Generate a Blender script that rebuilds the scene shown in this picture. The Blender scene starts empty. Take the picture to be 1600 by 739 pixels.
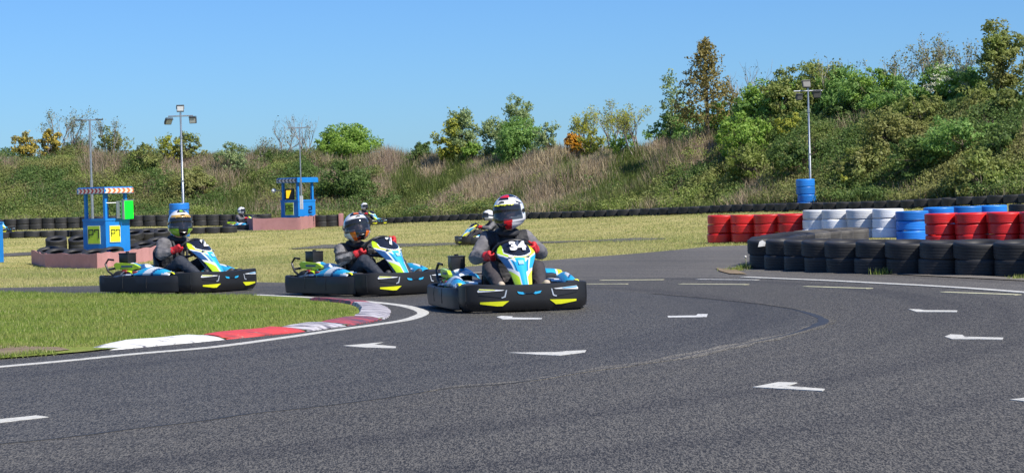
import bpy, bmesh, math, random
import numpy as np
from mathutils import Vector, Matrix, geometry, noise
R_ = math.radians
SC = bpy.context.scene
COL = SC.collection
rng = np.random.default_rng(7)
random.seed(7)

# ------------------------------------------------------------ render / camera
SC.render.engine = 'CYCLES'
SC.render.resolution_x, SC.render.resolution_y = 1024, 472
SC.view_settings.view_transform = 'Standard'
SC.view_settings.look = 'None'
SC.view_settings.gamma = 1.0
SC.view_settings.exposure = 0.0
SC.view_settings.use_curve_mapping = False
FPX = 3300.0                      # focal length in photo pixels (1600 wide)
H = 1.06                          # camera height above the track
PITCH, ROLL = math.atan(59.5 / FPX), math.atan(0.028)
fwd = Vector((0, math.cos(PITCH), -math.sin(PITCH)))
r0 = Vector((1, 0, 0)); u0 = Vector((0, math.sin(PITCH), math.cos(PITCH)))
CR = r0 * math.cos(ROLL) - u0 * math.sin(ROLL)
CU = r0 * math.sin(ROLL) + u0 * math.cos(ROLL)
cam_d = bpy.data.cameras.new('camera'); cam = bpy.data.objects.new('camera', cam_d); COL.objects.link(cam)
M = Matrix((CR, CU, -fwd)).transposed().to_4x4(); M.translation = Vector((0, 0, H))
cam.matrix_world = M
cam_d.sensor_width = 36; cam_d.lens = 36 * FPX / 1600
cam_d.clip_start = 0.1; cam_d.clip_end = 5000
SC.camera = cam

def ray(px, py):
    return (fwd + CR * ((px - 800) / FPX) - CU * ((py - 369.5) / FPX))
def project(p):
    v = Vector(p) - Vector((0, 0, H)); d = v.dot(fwd)
    return 800 + FPX * v.dot(CR) / d, 369.5 - FPX * v.dot(CU) / d

# ------------------------------------------------------------ height field
def sstep(a, b, x):
    t = np.clip((np.asarray(x, float) - a) / (b - a), 0, 1); return t * t * (3 - 2 * t)
_cp = []
for D in (30, 34):
    for X in (-20, -12, -6, 0, 5, 10, 16): _cp.append((X, D, 0))
_cp += [(4.1, 44, 0), (7.4, 41, -.02), (9, 38, -.03), (12, 37, -.02), (16, 37, 0), (3, 51, -.05), (-.9, 53, -.07),
        (-11.6, 59, -.52), (-9, 57, -.48), (-13.5, 62, -.5), (-8, 45, -.28), (-14, 45, -.25), (-4, 45, -.12), (-20, 60, -.4),
        (-11.7, 62.5, -.5), (-16.8, 73, .17), (-9.4, 73, .15), (-20, 83, .33), (-14, 83, .34), (-10, 83, .25),
        (-9, 76.7, .12), (-7.5, 82, .2), (-5, 82, .2), (-2.4, 78.6, .28), (4.25, 70, .36), (7.7, 63.5, .46), (12.9, 53.2, .58),
        (17, 45, .6), (0, 62, -.02), (5, 57, .05), (8.5, 50, .16), (11, 45, .2)]
_cp = np.array(_cp, float)
def _tk(r): return np.where(r > 1e-9, r * r * np.log(r + 1e-12), 0)
_n = len(_cp); _xy = _cp[:, :2] / 20
_K = _tk(np.linalg.norm(_xy[:, None] - _xy[None], axis=2)) + 0.01 * np.eye(_n)
_P = np.c_[np.ones(_n), _xy]
_sol = np.linalg.solve(np.block([[_K, _P], [_P.T, np.zeros((3, 3))]]), np.r_[_cp[:, 2], 0, 0, 0])
def tps(X, D):
    q = np.stack([np.clip(X, -22, 18), np.clip(D, 28, 84)], -1) / 20
    r = np.linalg.norm(q[..., None, :] - _xy, axis=-1)
    return _tk(r) @ _sol[:_n] + _sol[_n] + q @ _sol[_n + 1:]
def drow(X): return np.interp(X, [-40, -20, -5, -2.4, 4.25, 7.7, 12.9, 16, 25, 40], [86, 84, 82, 78.6, 70, 63.5, 53.2, 47, 36, 24])
def _hash(i, j, s):
    v = np.sin(i * 127.1 + j * 311.7 + s * 74.7) * 43758.5453
    return v - np.floor(v)
def vnoise(x, y, s=0):
    x = np.asarray(x, float); y = np.asarray(y, float)
    i = np.floor(x); j = np.floor(y); fx = x - i; fy = y - j
    fx = fx * fx * (3 - 2 * fx); fy = fy * fy * (3 - 2 * fy)
    a = _hash(i, j, s); b = _hash(i + 1, j, s); c = _hash(i, j + 1, s); d = _hash(i + 1, j + 1, s)
    return (a * (1 - fx) + b * fx) * (1 - fy) + (c * (1 - fx) + d * fx) * fy
def hillh(X, D):
    d = D - drow(X)
    hc = np.interp(X, [-40, -25, -14, -5, 0, 4, 8, 14, 25], [2.8, 2.95, 2.85, 2.35, 2.15, 2.1, 2.15, 2.3, 2.7])
    up = sstep(1.2, 12.5, d) * (1 - sstep(20, 70, d))
    bump = (vnoise(X * .55, D * .4, 3) - .5) * .8 + (vnoise(X * 1.3, D * .9, 5) - .5) * .35
    return up * (hc + bump * sstep(2, 8, d))
def hz(X, D):
    X = np.asarray(X, float); D = np.asarray(D, float)
    st = 29 + sstep(-6, 2, X) * 13
    w = sstep(0, 9, D - st)
    far = 1 - sstep(110, 200, D)
    return tps(X, D) * w * far + hillh(X, D) * (1 - sstep(34, 60, np.abs(X)))
def h1(x, y): return float(hz(np.array([x]), np.array([y]))[0])
def ground(px, py, hf=None):
    d = ray(px, py); hf = hf or h1
    t0 = 5.0; step = 1.0; prev = t0
    t = t0
    while t < 140:
        if H + d.z * t < hf(d.x * t, d.y * t): break
        prev = t; t += step
    a, b = prev, t
    for _ in range(14):
        m = (a + b) / 2
        if H + d.z * m < hf(d.x * m, d.y * m): b = m
        else: a = m
    return Vector((d.x * b, d.y * b, hf(d.x * b, d.y * b)))
def at(px, D, z=None):
    """world point at depth D whose ground (or height z) point shows at column px"""
    X = (px - 800) / FPX * D
    for _ in range(4):
        zz = h1(X, D) if z is None else z
        X = ((px - 800) / FPX * D + (zz - H) * math.sin(ROLL)) / math.cos(ROLL)
    return Vector((X, D, zz))
def ztop(px, py, D):
    """height seen at pixel (px,py) at depth D"""
    d = ray(px, py); return H + d.z / d.y * D

# ------------------------------------------------------------ materials
def N(nt, t, **kw):
    n = nt.nodes.new(t)
    for k, v in kw.items(): setattr(n, k, v)
    return n
def hexc(r, g, b): return (r, g, b, 1)
def ramp(nt, stops, fac=None, interp='LINEAR'):
    n = N(nt, 'ShaderNodeValToRGB'); cr = n.color_ramp; cr.interpolation = interp
    while len(cr.elements) > 1: cr.elements.remove(cr.elements[-1])
    cr.elements[0].position = stops[0][0]; cr.elements[0].color = (*stops[0][1], 1)
    for p, c in stops[1:]:
        e = cr.elements.new(p); e.color = (*c, 1)
    if fac is not None: nt.links.new(fac, n.inputs[0])
    return n
def basemat(name):
    m = bpy.data.materials.new(name); m.use_nodes = True; nt = m.node_tree
    b = nt.nodes['Principled BSDF']; return m, nt, b
def mat(name, c, rough=.5, metal=0, c2=None, scale=8, amt=.5, bump=0, bscale=None, coat=0, spec=None, dirt=None):
    """plain painted/plastic material with a little procedural variation"""
    m, nt, b = basemat(name)
    tc = N(nt, 'ShaderNodeTexCoord')
    nz = N(nt, 'ShaderNodeTexNoise'); nz.inputs['Scale'].default_value = scale; nz.inputs['Detail'].default_value = 6
    nt.links.new(tc.outputs['Object'], nz.inputs['Vector'])
    if c2 is None: c2 = tuple(x * .8 for x in c)
    rp = ramp(nt, [(.5 - amt * .4, c2), (.5 + amt * .3, c)], nz.outputs['Fac'])
    out = rp.outputs[0]
    if dirt:
        nz2 = N(nt, 'ShaderNodeTexNoise'); nz2.inputs['Scale'].default_value = dirt[1]; nz2.inputs['Detail'].default_value = 8
        nz2.inputs['Roughness'].default_value = .7
        nt.links.new(tc.outputs['Object'], nz2.inputs['Vector'])
        r2 = ramp(nt, [(dirt[2], (0, 0, 0)), (dirt[2] + .12, (1, 1, 1))], nz2.outputs['Fac'])
        mx = N(nt, 'ShaderNodeMix', data_type='RGBA'); nt.links.new(r2.outputs[0], mx.inputs[0])
        nt.links.new(out, mx.inputs[6]); mx.inputs[7].default_value = (*dirt[0], 1); out = mx.outputs[2]
    nt.links.new(out, b.inputs['Base Color'])
    b.inputs['Roughness'].default_value = rough; b.inputs['Metallic'].default_value = metal
    if coat: b.inputs['Coat Weight'].default_value = coat; b.inputs['Coat Roughness'].default_value = .08
    if spec is not None: b.inputs['Specular IOR Level'].default_value = spec
    if bump:
        nb = N(nt, 'ShaderNodeTexNoise'); nb.inputs['Scale'].default_value = bscale or scale * 3; nb.inputs['Detail'].default_value = 5
        nt.links.new(tc.outputs['Object'], nb.inputs['Vector'])
        bp = N(nt, 'ShaderNodeBump'); bp.inputs['Strength'].default_value = bump; bp.inputs['Distance'].default_value = .02
        nt.links.new(nb.outputs['Fac'], bp.inputs['Height']); nt.links.new(bp.outputs[0], b.inputs['Normal'])
    return m
def leafmat(name, stops, trans=.35, rough=.55, pscale=.5, pcol=None):
    """leaf or blade: colour differs from leaf to leaf, plus broad drifts of another tone"""
    m, nt, b = basemat(name)
    g = N(nt, 'ShaderNodeNewGeometry')
    rp = ramp(nt, stops, g.outputs['Random Per Island'])
    out = rp.outputs[0]
    if pcol:
        nz = N(nt, 'ShaderNodeTexNoise'); nz.inputs['Scale'].default_value = pscale; nz.inputs['Detail'].default_value = 3
        nt.links.new(g.outputs['Position'], nz.inputs['Vector'])
        r2 = ramp(nt, [(.42, (0, 0, 0)), (.62, (1, 1, 1))], nz.outputs['Fac'])
        mul = N(nt, 'ShaderNodeMath', operation='MULTIPLY'); nt.links.new(r2.outputs[0], mul.inputs[0]); mul.inputs[1].default_value = .7
        mx = N(nt, 'ShaderNodeMix', data_type='RGBA'); nt.links.new(mul.outputs[0], mx.inputs[0])
        nt.links.new(out, mx.inputs[6]); mx.inputs[7].default_value = (*pcol, 1); out = mx.outputs[2]
    nt.links.new(out, b.inputs['Base Color']); b.inputs['Roughness'].default_value = rough
    b.inputs['Specular IOR Level'].default_value = .3
    tr = N(nt, 'ShaderNodeBsdfTranslucent'); nt.links.new(out, tr.inputs[0])
    ms = N(nt, 'ShaderNodeMixShader'); ms.inputs[0].default_value = trans
    nt.links.new(b.outputs[0], ms.inputs[1]); nt.links.new(tr.outputs[0], ms.inputs[2])
    nt.links.new(ms.outputs[0], nt.nodes['Material Output'].inputs[0])
    return m

# ------------------------------------------------------------ objects
def link(o, parent=None, mw=None):
    COL.objects.link(o)
    if parent is not None: o.parent = parent
    return o
def tag(o, label=None, cat=None, group=None, kind=None):
    if label: o['label'] = label
    if cat: o['category'] = cat
    if group: o['group'] = group
    if kind: o['kind'] = kind
    return o
def empty(name, loc, rz=0, label=None, cat=None, group=None):
    o = bpy.data.objects.new(name, None); COL.objects.link(o); o.empty_display_size = .2
    o.location = loc; o.rotation_euler = (0, 0, rz); return tag(o, label, cat, group)
def kids(o, allc): return [c for c in allc if c.parent == o]
def copy_tree(o, parent=None):
    c = o.copy(); COL.objects.link(c)
    if parent is not None: c.parent = parent
    for ch in list(o.children): copy_tree(ch, c)
    return c
def smooth_by_angle(me, ang=40):
    me.shade_smooth()
    try: me.set_sharp_from_angle(angle=R_(ang))
    except Exception: pass

class MB:
    """collects shapes, links them as one mesh"""
    def __init__(s): s.v = []; s.f = []; s.mi = []
    def add(s, vs, fs, mi=0, mx=None):
        o = len(s.v)
        s.v += [tuple(mx @ Vector(p)) if mx is not None else tuple(p) for p in vs]
        s.f += [tuple(i + o for i in f) for f in fs]; s.mi += [mi] * len(fs)
        return s
    def box(s, c, size, mi=0, mx=None, bev=0):
        x, y, z = (a / 2 for a in size); cx, cy, cz = c
        if bev <= 0:
            vs = [(cx + i * x, cy + j * y, cz + k * z) for k in (-1, 1) for j in (-1, 1) for i in (-1, 1)]
            fs = [(0, 2, 3, 1), (4, 5, 7, 6), (0, 1, 5, 4), (2, 6, 7, 3), (0, 4, 6, 2), (1, 3, 7, 5)]
            return s.add(vs, fs, mi, mx)
        bm = bmesh.new(); bmesh.ops.create_cube(bm, size=1)
        for v in bm.verts: v.co = Vector((v.co.x * 2 * x + cx, v.co.y * 2 * y + cy, v.co.z * 2 * z + cz))
        bmesh.ops.bevel(bm, geom=bm.edges[:], offset=min(bev, x * .9, y * .9, z * .9), segments=2, affect='EDGES', profile=.6)
        vs = [tuple(v.co) for v in bm.verts]; bm.verts.index_update(); fs = [tuple(v.index for v in f.verts) for f in bm.faces]; bm.free()
        return s.add(vs, fs, mi, mx)
    def tube(s, pts, r, n=10, mi=0, mx=None, caps=True):
        pts = [Vector(p) for p in pts]; rs = r if isinstance(r, (list, tuple)) else [r] * len(pts)
        vs = []; fs = []; up = None
        for i, p in enumerate(pts):
            t = (pts[min(i + 1, len(pts) - 1)] - pts[max(i - 1, 0)]).normalized()
            if up is None: up = Vector((0, 0, 1)) if abs(t.z) < .9 else Vector((1, 0, 0))
            a = t.cross(up)
            if a.length < 1e-5: a = t.cross(Vector((0, 1, 0)))
            a.normalize(); b = a.cross(t).normalized(); up = b
            for k in range(n):
                th = 2 * math.pi * k / n; vs.append(tuple(p + (a * math.cos(th) + b * math.sin(th)) * rs[i]))
        for i in range(len(pts) - 1):
            for k in range(n):
                k2 = (k + 1) % n; fs.append((i * n + k, (i + 1) * n + k, (i + 1) * n + k2, i * n + k2))
        if caps: fs += [tuple(range(n)), tuple(reversed(range((len(pts) - 1) * n, len(pts) * n)))]
        return s.add(vs, fs, mi, mx)
    def lathe(s, prof, n=28, mi=0, mx=None, closed=False, axis='z'):
        vs = []; fs = []; m = len(prof)
        for k in range(n):
            c, q = math.cos(2 * math.pi * k / n), math.sin(2 * math.pi * k / n)
            for (r, z) in prof: vs.append((r * c, r * q, z) if axis == 'z' else (z, r * c, r * q))
        for k in range(n):
            k2 = (k + 1) % n
            for j in range(m if closed else m - 1):
                j2 = (j + 1) % m; fs.append((k * m + j, k2 * m + j, k2 * m + j2, k * m + j2))
        return s.add(vs, fs, mi, mx)
    def prism(s, poly, z0, z1, mi=0, mx=None):
        n = len(poly); vs = [(x, y, z0) for x, y in poly] + [(x, y, z1) for x, y in poly]
        fs = [tuple(reversed(range(n))), tuple(range(n, 2 * n))] + [(i, (i + 1) % n, n + (i + 1) % n, n + i) for i in range(n)]
        return s.add(vs, fs, mi, mx)
    def grid(s, fn, nu, nv, pat=None, closeu=False):
        vs = [fn(i / nu, j / nv) for j in range(nv + 1) for i in range(nu + (0 if closeu else 1))]
        w = nu if closeu else nu + 1; o = len(s.v); s.v += [tuple(p) for p in vs]
        for j in range(nv):
            for i in range(nu):
                mi = pat((i + .5) / nu, (j + .5) / nv) if pat else 0
                if mi is None: continue
                i2 = (i + 1) % w; s.f.append((o + j * w + i, o + j * w + i2, o + (j + 1) * w + i2, o + (j + 1) * w + i)); s.mi.append(mi)
        return s
    def build(s, name, mats, parent=None, smooth=None, solid=0, fix=True):
        me = bpy.data.meshes.new(name); me.from_pydata(s.v, [], s.f)
        for m in (mats if isinstance(mats, (list, tuple)) else [mats]): me.materials.append(m)
        if len(me.polygons): me.polygons.foreach_set('material_index', s.mi)
        if fix:
            bm = bmesh.new(); bm.from_mesh(me)
            if solid: bmesh.ops.remove_doubles(bm, verts=bm.verts, dist=1e-5)
            bmesh.ops.recalc_face_normals(bm, faces=bm.faces[:]); bm.to_mesh(me); bm.free()
        if smooth: smooth_by_angle(me, smooth)
        me.update()
        o = bpy.data.objects.new(name, me)
        if solid:
            md = o.modifiers.new('thickness', 'SOLIDIFY'); md.thickness = solid; md.offset = -1
        return link(o, parent)
def npmesh(name, verts, faces, m, parent=None):
    """fast mesh from numpy arrays, faces of equal size"""
    me = bpy.data.meshes.new(name); k = faces.shape[1]
    me.vertices.add(len(verts)); me.vertices.foreach_set('co', np.ascontiguousarray(verts, np.float32).ravel())
    me.loops.add(faces.size); me.loops.foreach_set('vertex_index', np.ascontiguousarray(faces, np.int32).ravel())
    me.polygons.add(len(faces)); me.polygons.foreach_set('loop_start', np.arange(0, faces.size, k, dtype=np.int32))
    me.polygons.foreach_set('loop_total', np.full(len(faces), k, np.int32))
    me.materials.append(m); me.update(calc_edges=True)
    return link(bpy.data.objects.new(name, me), parent)
def crom(pts, n=8, closed=False):
    """smooth curve through points"""
    P = [Vector(p) for p in pts]; out = []; L = len(P)
    rngi = range(L if closed else L - 1)
    for i in rngi:
        p0 = P[(i - 1) % L] if closed or i > 0 else P[0]; p1 = P[i]; p2 = P[(i + 1) % L]
        p3 = P[(i + 2) % L] if closed or i + 2 < L else P[-1]
        for k in range(n):
            t = k / n
            out.append(.5 * ((2 * p1) + (p2 - p0) * t + (2 * p0 - 5 * p1 + 4 * p2 - p3) * t * t + (3 * p1 - p0 - 3 * p2 + p3) * t ** 3))
    if not closed: out.append(P[-1].copy())
    return out
def pip(x, y, poly):
    c = np.zeros(np.shape(x), bool); n = len(poly)
    for i in range(n):
        x1, y1 = poly[i]; x2, y2 = poly[(i + 1) % n]
        if y1 == y2: continue
        c ^= ((y1 > y) != (y2 > y)) & (x < (x2 - x1) * (y - y1) / (y2 - y1) + x1)
    return c
def add_skirt(bm, depth):
    """turn the rim of a sheet down so that it has real thickness"""
    be = [e for e in bm.edges if e.is_boundary]
    r = bmesh.ops.extrude_edge_only(bm, edges=be)
    for v in r['geom']:
        if isinstance(v, bmesh.types.BMVert): v.co.z -= depth
def sheet(name, poly, m, lift, hf=None, step=.6, label=None, kind='structure', parent=None, cat=None, jit=0, skirt=0):
    """a sheet draped on the ground inside an outline given as ground points"""
    hf = hf or hz
    P = [(p[0], p[1]) for p in poly]
    dens = []
    for i in range(len(P)):
        a = P[i]; b = P[(i + 1) % len(P)]; L = math.dist(a, b); k = max(1, int(L / step))
        for q in range(k): dens.append((a[0] + (b[0] - a[0]) * q / k, a[1] + (b[1] - a[1]) * q / k))
    xs = [p[0] for p in P]; ys = [p[1] for p in P]
    gx, gy = np.meshgrid(np.arange(min(xs) + step * .37, max(xs), step), np.arange(min(ys) + step * .41, max(ys), step))
    gx = gx.ravel(); gy = gy.ravel(); k = pip(gx, gy, P); gx = gx[k]; gy = gy[k]
    vs = [Vector(p) for p in dens] + [Vector((x, y)) for x, y in zip(gx, gy)]
    nd = len(dens); ed = [(i, (i + 1) % nd) for i in range(nd)]
    vo, eo, fo, *_ = geometry.delaunay_2d_cdt(vs, ed, [list(range(nd))], 1, 1e-4)
    X = np.array([v.x for v in vo]); Y = np.array([v.y for v in vo]); Z = hf(X, Y) + lift
    me = bpy.data.meshes.new(name); me.from_pydata(np.stack([X, Y, Z], 1).tolist(), [], [tuple(f) for f in fo])
    bm = bmesh.new(); bm.from_mesh(me)
    for f in bm.faces:
        f.normal_update()
        if f.normal.z < 0: f.normal_flip()
    if skirt: add_skirt(bm, skirt)
    bm.to_mesh(me); bm.free()
    me.materials.append(m)
    if not skirt: me.shade_smooth()
    o = link(bpy.data.objects.new(name, me), parent)
    return tag(o, label, cat, None, kind)
# ============================================================ karts
M_pl = mat('bumper_plastic', (.011, .0115, .013), .5, c2=(.017, .017, .018), scale=4, amt=.7, bump=.1, dirt=((.05, .048, .046), 5, .72))
M_lime = mat('kart_lime', (.55, .8, .02), .35, c2=(.48, .72, .02), scale=9, coat=.4)
M_yel = mat('kart_yellow', (.85, .88, .02), .35, coat=.4); M_cyan = mat('kart_cyan', (.03, .42, .72), .3, c2=(.025, .36, .66), scale=6, coat=.5)
M_whi = mat('kart_white', (.78, .8, .82), .3, c2=(.62, .65, .69), scale=9, coat=.5, dirt=((.3, .3, .3), 12, .68)); M_navy = mat('kart_navy', (.025, .09, .24), .3, coat=.5)
M_kblk = mat('kart_black', (.018, .018, .02), .38); M_gloss = mat('number_panel_black', (.015, .018, .03), .22, coat=.4)
M_metal = mat('kart_steel', (.35, .35, .36), .35, .9, c2=(.2, .2, .2), scale=14); M_engred = mat('engine_red', (.45, .04, .04), .5, c2=(.2, .03, .03), scale=20)
M_tyrek = mat('kart_tyre', (.02, .02, .021), .7, c2=(.035, .034, .033), scale=10, bump=.3); M_num = mat('number_white', (.8, .8, .82), .4)
M_pglass = mat('kart_silver', (.6, .64, .7), .25, .4)

def sweep(mb, path, prof, n=0, mi=0, zsc=None):
    """closed profile (offset outward, z) swept along a 2-D plan path"""
    P = [Vector((x, y)) for x, y in path]; k = len(P); m = len(prof); vs = []
    for i in range(k):
        t = (P[min(i + 1, k - 1)] - P[max(i - 1, 0)]).normalized(); nn = Vector((-t.y, t.x))
        for (o, z) in prof:
            q = P[i] + nn * o; zz = z * (zsc(i / (k - 1)) if zsc else 1); vs.append((q.x, q.y, zz))
    fs = [(i * m + j, (i + 1) * m + j, (i + 1) * m + (j + 1) % m, i * m + (j + 1) % m) for i in range(k - 1) for j in range(m)]
    fs += [tuple(range(m)), tuple(reversed(range((k - 1) * m, k * m)))]
    mb.add(vs, fs, mi)
def bump_off(z):   # outward face of the front bumper against height
    return float(np.interp(z, [.012, .06, .11, .18, .23, .26], [-.045, -.008, .001, 0, -.001, -.004]))
fp = crom([Vector((x, y, 0)) for x, y in [(.60, -.50), (.60, -.60), (.585, -.71), (.525, -.80), (.40, -.86), (.2, -.885), (0, -.892), (-.2, -.885), (-.40, -.86), (-.525, -.80), (-.585, -.71), (-.60, -.60), (-.60, -.50)]], 6)
fpath = [(p.x, p.y) for p in fp]
fcum = [0]
for a, b in zip(fp, fp[1:]): fcum.append(fcum[-1] + (b - a).length)
def fsurf(s, z, off=.003):
    """point on the front bumper: s metres right of its middle"""
    t = fcum[-1] / 2 - s; i = max(0, min(len(fcum) - 2, int(np.searchsorted(fcum, t)) - 1)); f = (t - fcum[i]) / (fcum[i + 1] - fcum[i]); p = fp[i].lerp(fp[i + 1], f)
    tt = (fp[min(i + 2, len(fp) - 1)] - fp[max(i - 1, 0)]).normalized(); nn = Vector((-tt.y, tt.x, 0)) * OSGN
    q = p + nn * (bump_off(z) + off); return (q.x, q.y, z)
_t = (fp[40] - fp[38]).normalized(); OSGN = 1 if Vector((-_t.y, _t.x, 0)).dot(Vector((fp[39].x, fp[39].y, 0))) > 0 else -1
def decal(poly, fn, m, name, parent, off=.003, th=.003, step=.025):
    dens = []
    for i in range(len(poly)):
        a = Vector(poly[i]); b = Vector(poly[(i + 1) % len(poly)]); k = max(1, int((b - a).length / step))
        dens += [a.lerp(b, q / k) for q in range(k)]
    nd = len(dens); vo, eo, fo, *_ = geometry.delaunay_2d_cdt(dens, [(i, (i + 1) % nd) for i in range(nd)], [list(range(nd))], 1, 1e-5)
    mb = MB(); n = len(vo); vs = [fn(v.x, v.y, off) for v in vo] + [fn(v.x, v.y, off + th) for v in vo]
    fs = [tuple(reversed(f)) for f in fo] + [tuple(i + n for i in f) for f in fo] + [(i, (i + 1) % nd, n + (i + 1) % nd, n + i) for i in range(nd)]
    mb.add(vs, fs); return mb.build(name, m, parent)
def mirr(poly): return [(-x, y) for x, y in poly]
def textmesh(txt, size, name, m, parent, mx, bold=.012, sp=1.0):
    cu = bpy.data.curves.new(name, 'FONT'); cu.body = txt; cu.size = size; cu.align_x = 'CENTER'; cu.align_y = 'CENTER'; cu.offset = bold * size / .1 * .1; cu.extrude = .002; cu.space_character = sp
    o = bpy.data.objects.new(name, cu); COL.objects.link(o); dg = bpy.context.evaluated_depsgraph_get(); me = bpy.data.meshes.new_from_object(o.evaluated_get(dg)); bpy.data.objects.remove(o)
    me.transform(mx); me.materials.clear(); me.materials.append(m); return link(bpy.data.objects.new(name, me), parent)

def make_kart(num, label, group):
    root = empty('go_kart', (0, 0, 0), 0, label, 'go-kart', group)
    # front bumper
    zs = [.012, .06, .11, .18, .23, .246, .25]
    prof = [(bump_off(z), z) for z in zs[:-1]] + [(-.02, .253), (-.1, .25), (-.1, .03)]
    prof = [(o * OSGN, z) for o, z in prof]
    def ztop_(t):
        u = abs(t - .5) * 2; return 1 + .035 * math.exp(-((u - .45) / .18) ** 2) - .06 * (u > .82) * (u - .82) / .18 - .02 * math.exp(-(u / .18) ** 2)
    mb = MB(); sweep(mb, fpath, prof, zsc=ztop_); fb = mb.build('front_bumper', M_pl, root, smooth=45)
    for sg in (1, -1):
        mm = (lambda p: p) if sg > 0 else mirr
        decal(mm([(.19, .105), (.455, .1), (.455, .082), (.30, .06), (.25, .06)]), fsurf, M_yel, 'reflector_sticker', fb)
        decal(mm([(.23, .206), (.46, .222), (.478, .2), (.472, .19), (.25, .2)]), fsurf, M_whi, 'headlight_strip', fb)
        decal(mm([(.31, .2095), (.46, .219), (.46, .211), (.33, .205)]), fsurf, M_cyan if sg > 0 else M_yel, 'headlight_tint', fb, off=.007)
        decal(mm([(.22, .185), (.45, .19), (.465, .165), (.25, .135)]), fsurf, M_kblk, 'headlight_recess', fb)
        decal(mm([(.205, .205), (.217, .205), (.232, .15), (.26, .14), (.255, .13), (.222, .14)]), fsurf, M_pglass, 'headlight_edge', fb)
    decal([(-.115, .19), (-.07, .182), (-.04, .186), (.04, .186), (.07, .182), (.115, .19), (.10, .168), (.06, .16), (.03, .17), (-.03, .17), (-.06, .16), (-.10, .168)], fsurf, M_cyan, 'badge', fb)
    decal([(-.06, .192), (.06, .192), (.045, .172), (-.045, .172)], fsurf, M_kblk, 'badge_slot', fb, off=.007)
    mb = MB()   # joints of the corner pieces
    for s in (.60, -.60):
        mb = MB(); mb.tube([fsurf(s, z, .001) for z in (.05, .11, .18, .235)], .006, 6); mb.build('corner_seam', M_kblk, fb)
    # side and rear protection
    for sg in (1, -1):
        pth = [(sg * x, y) for x, y in [(.575, -.57), (.615, -.48), (.64, -.3), (.645, 0), (.645, .35), (.645, .64), (.635, .73), (.59, .775), (.50, .785)]]
        pth = [(p.x, p.y) for p in crom([Vector((x, y, 0)) for x, y in pth], 5)]
        pr = [(0.012, .022), (.022, .03), (.03, .12), (.026, .205), (.016, .216), (-.03, .214), (-.03, .03)]
        mb = MB(); sweep(mb, pth, [(o * -sg, z) for o, z in pr] if True else pr, zsc=lambda t: 1 + .04 * math.sin(t * 9)); sb = mb.build('side_bumper', M_pl, root, smooth=40)
        mb = MB(); mb.tube([(sg * .672, -.1, .07), (sg * .674, -.1, .14), (sg * .668, -.1, .21)], .006, 6); mb.tube([(sg * .672, .32, .07), (sg * .674, .32, .14), (sg * .668, .32, .21)], .006, 6)
        mb.build('panel_joint', M_kblk, sb)
    mb = MB(); pth = [(.52, .775), (.3, .785), (-.3, .785), (-.52, .775)]
    sweep(mb, pth, [(-.0, .06), (-.02, .09), (-.02, .2), (0, .22), (.05, .215), (.05, .07)]); mb.build('rear_bumper', M_pl, root, smooth=40)
    # chassis, tray, pedals
    mb = MB(); mb.tube([(.3, .68, .07), (.32, .2, .06), (.25, -.3, .06), (.2, -.75, .08), (-.2, -.75, .08), (-.25, -.3, .06), (-.32, .2, .06), (-.3, .68, .07)], .016, 8)
    for y in (-.5, 0, .5): mb.tube([(-.3, y, .06), (.3, y, .06)], .016, 8)
    mb.tube([(-.55, .5, .13), (.55, .5, .13)], .02, 10); mb.tube([(-.5, -.5, .12), (.5, -.5, .12)], .014, 8); mb.build('chassis', M_metal, root, smooth=40)
    mb = MB(); mb.box((0, -.38, .045), (.52, .7, .008)); mb.build('floor_tray', M_kblk, root)
    for sg in (1, -1):
        mb = MB(); mb.tube([(sg * .13, -.66, .09), (sg * .13, -.68, .2)], .01, 6); mb.box((sg * .13, -.685, .21), (.09, .02, .05), bev=.005); mb.build('pedal', M_metal, root)
    # wheels
    for (x, y, r, w) in ((.5, -.5, .13, .12), (-.5, -.5, .13, .12), (.5, .5, .14, .17), (-.5, .5, .14, .17)):
        wh = empty('wheel', (x, y, r), 0); wh.parent = root; h = w / 2
        mb = MB(); mb.lathe([(.068, -h * .8), (.08, -h), (r - .02, -h), (r - .004, -h * .85), (r, -h * .5), (r, h * .5), (r - .004, h * .85), (r - .02, h), (.08, h), (.068, h * .8)], 32, closed=True, axis='x'); mb.build('tyre', M_tyrek, wh, smooth=40)
        mb = MB(); mb.lathe([(.0, .02), (.03, .02), (.035, -.0), (.05, -.0), (.068, -h * .8), (.074, -h * .8), (.072, h * .8), (.066, h * .8), (.05, .02), (.0, .03)], 24, axis='x'); mb.build('rim', M_metal, wh, smooth=40)
    # seat
    def seat(u, v):
        a = (u - .5) * math.pi * 1.15; wd = .2 + .015 * math.sin(v * 3); x = math.sin(a) * wd * 1.05; 
        y = .40 - .02 * v + (1 - math.cos(a)) * -.19 - (1 - v) * .12 * math.cos(a); z = .08 + v * (.5 - .22 * abs(u - .5) * 2)
        return (x, y, z)
    mb = MB(); mb.grid(seat, 22, 12); st = mb.build('seat', M_kblk, root, smooth=60, solid=.012)
    mb = MB(); mb.box((0, .13, .075), (.36, .42, .03), bev=.012); mb.build('seat_base', M_kblk, st)
    # steering
    c = Vector((0, -.2, .535)); nrm = Vector((0, .8, .6)).normalized(); ax = Vector((1, 0, 0)); ay = nrm.cross(ax)
    mb = MB(); ring = [c + ax * math.cos(t) * .185 + ay * math.sin(t) * .135 for t in np.linspace(0, 2 * math.pi, 29)]; mb.tube(ring, .015, 10, caps=False); sw = mb.build('steering_wheel', M_kblk, root, smooth=60)
    mb = MB(); 
    for t in (.0, math.pi, 1.5 * math.pi): mb.tube([c - nrm * .02, c + ax * math.cos(t) * .175 + ay * math.sin(t) * .13], .011, 6)
    mb.tube([c + nrm * .012, c - nrm * .04], .045, 14); mb.build('spoke', M_metal, sw)
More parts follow.
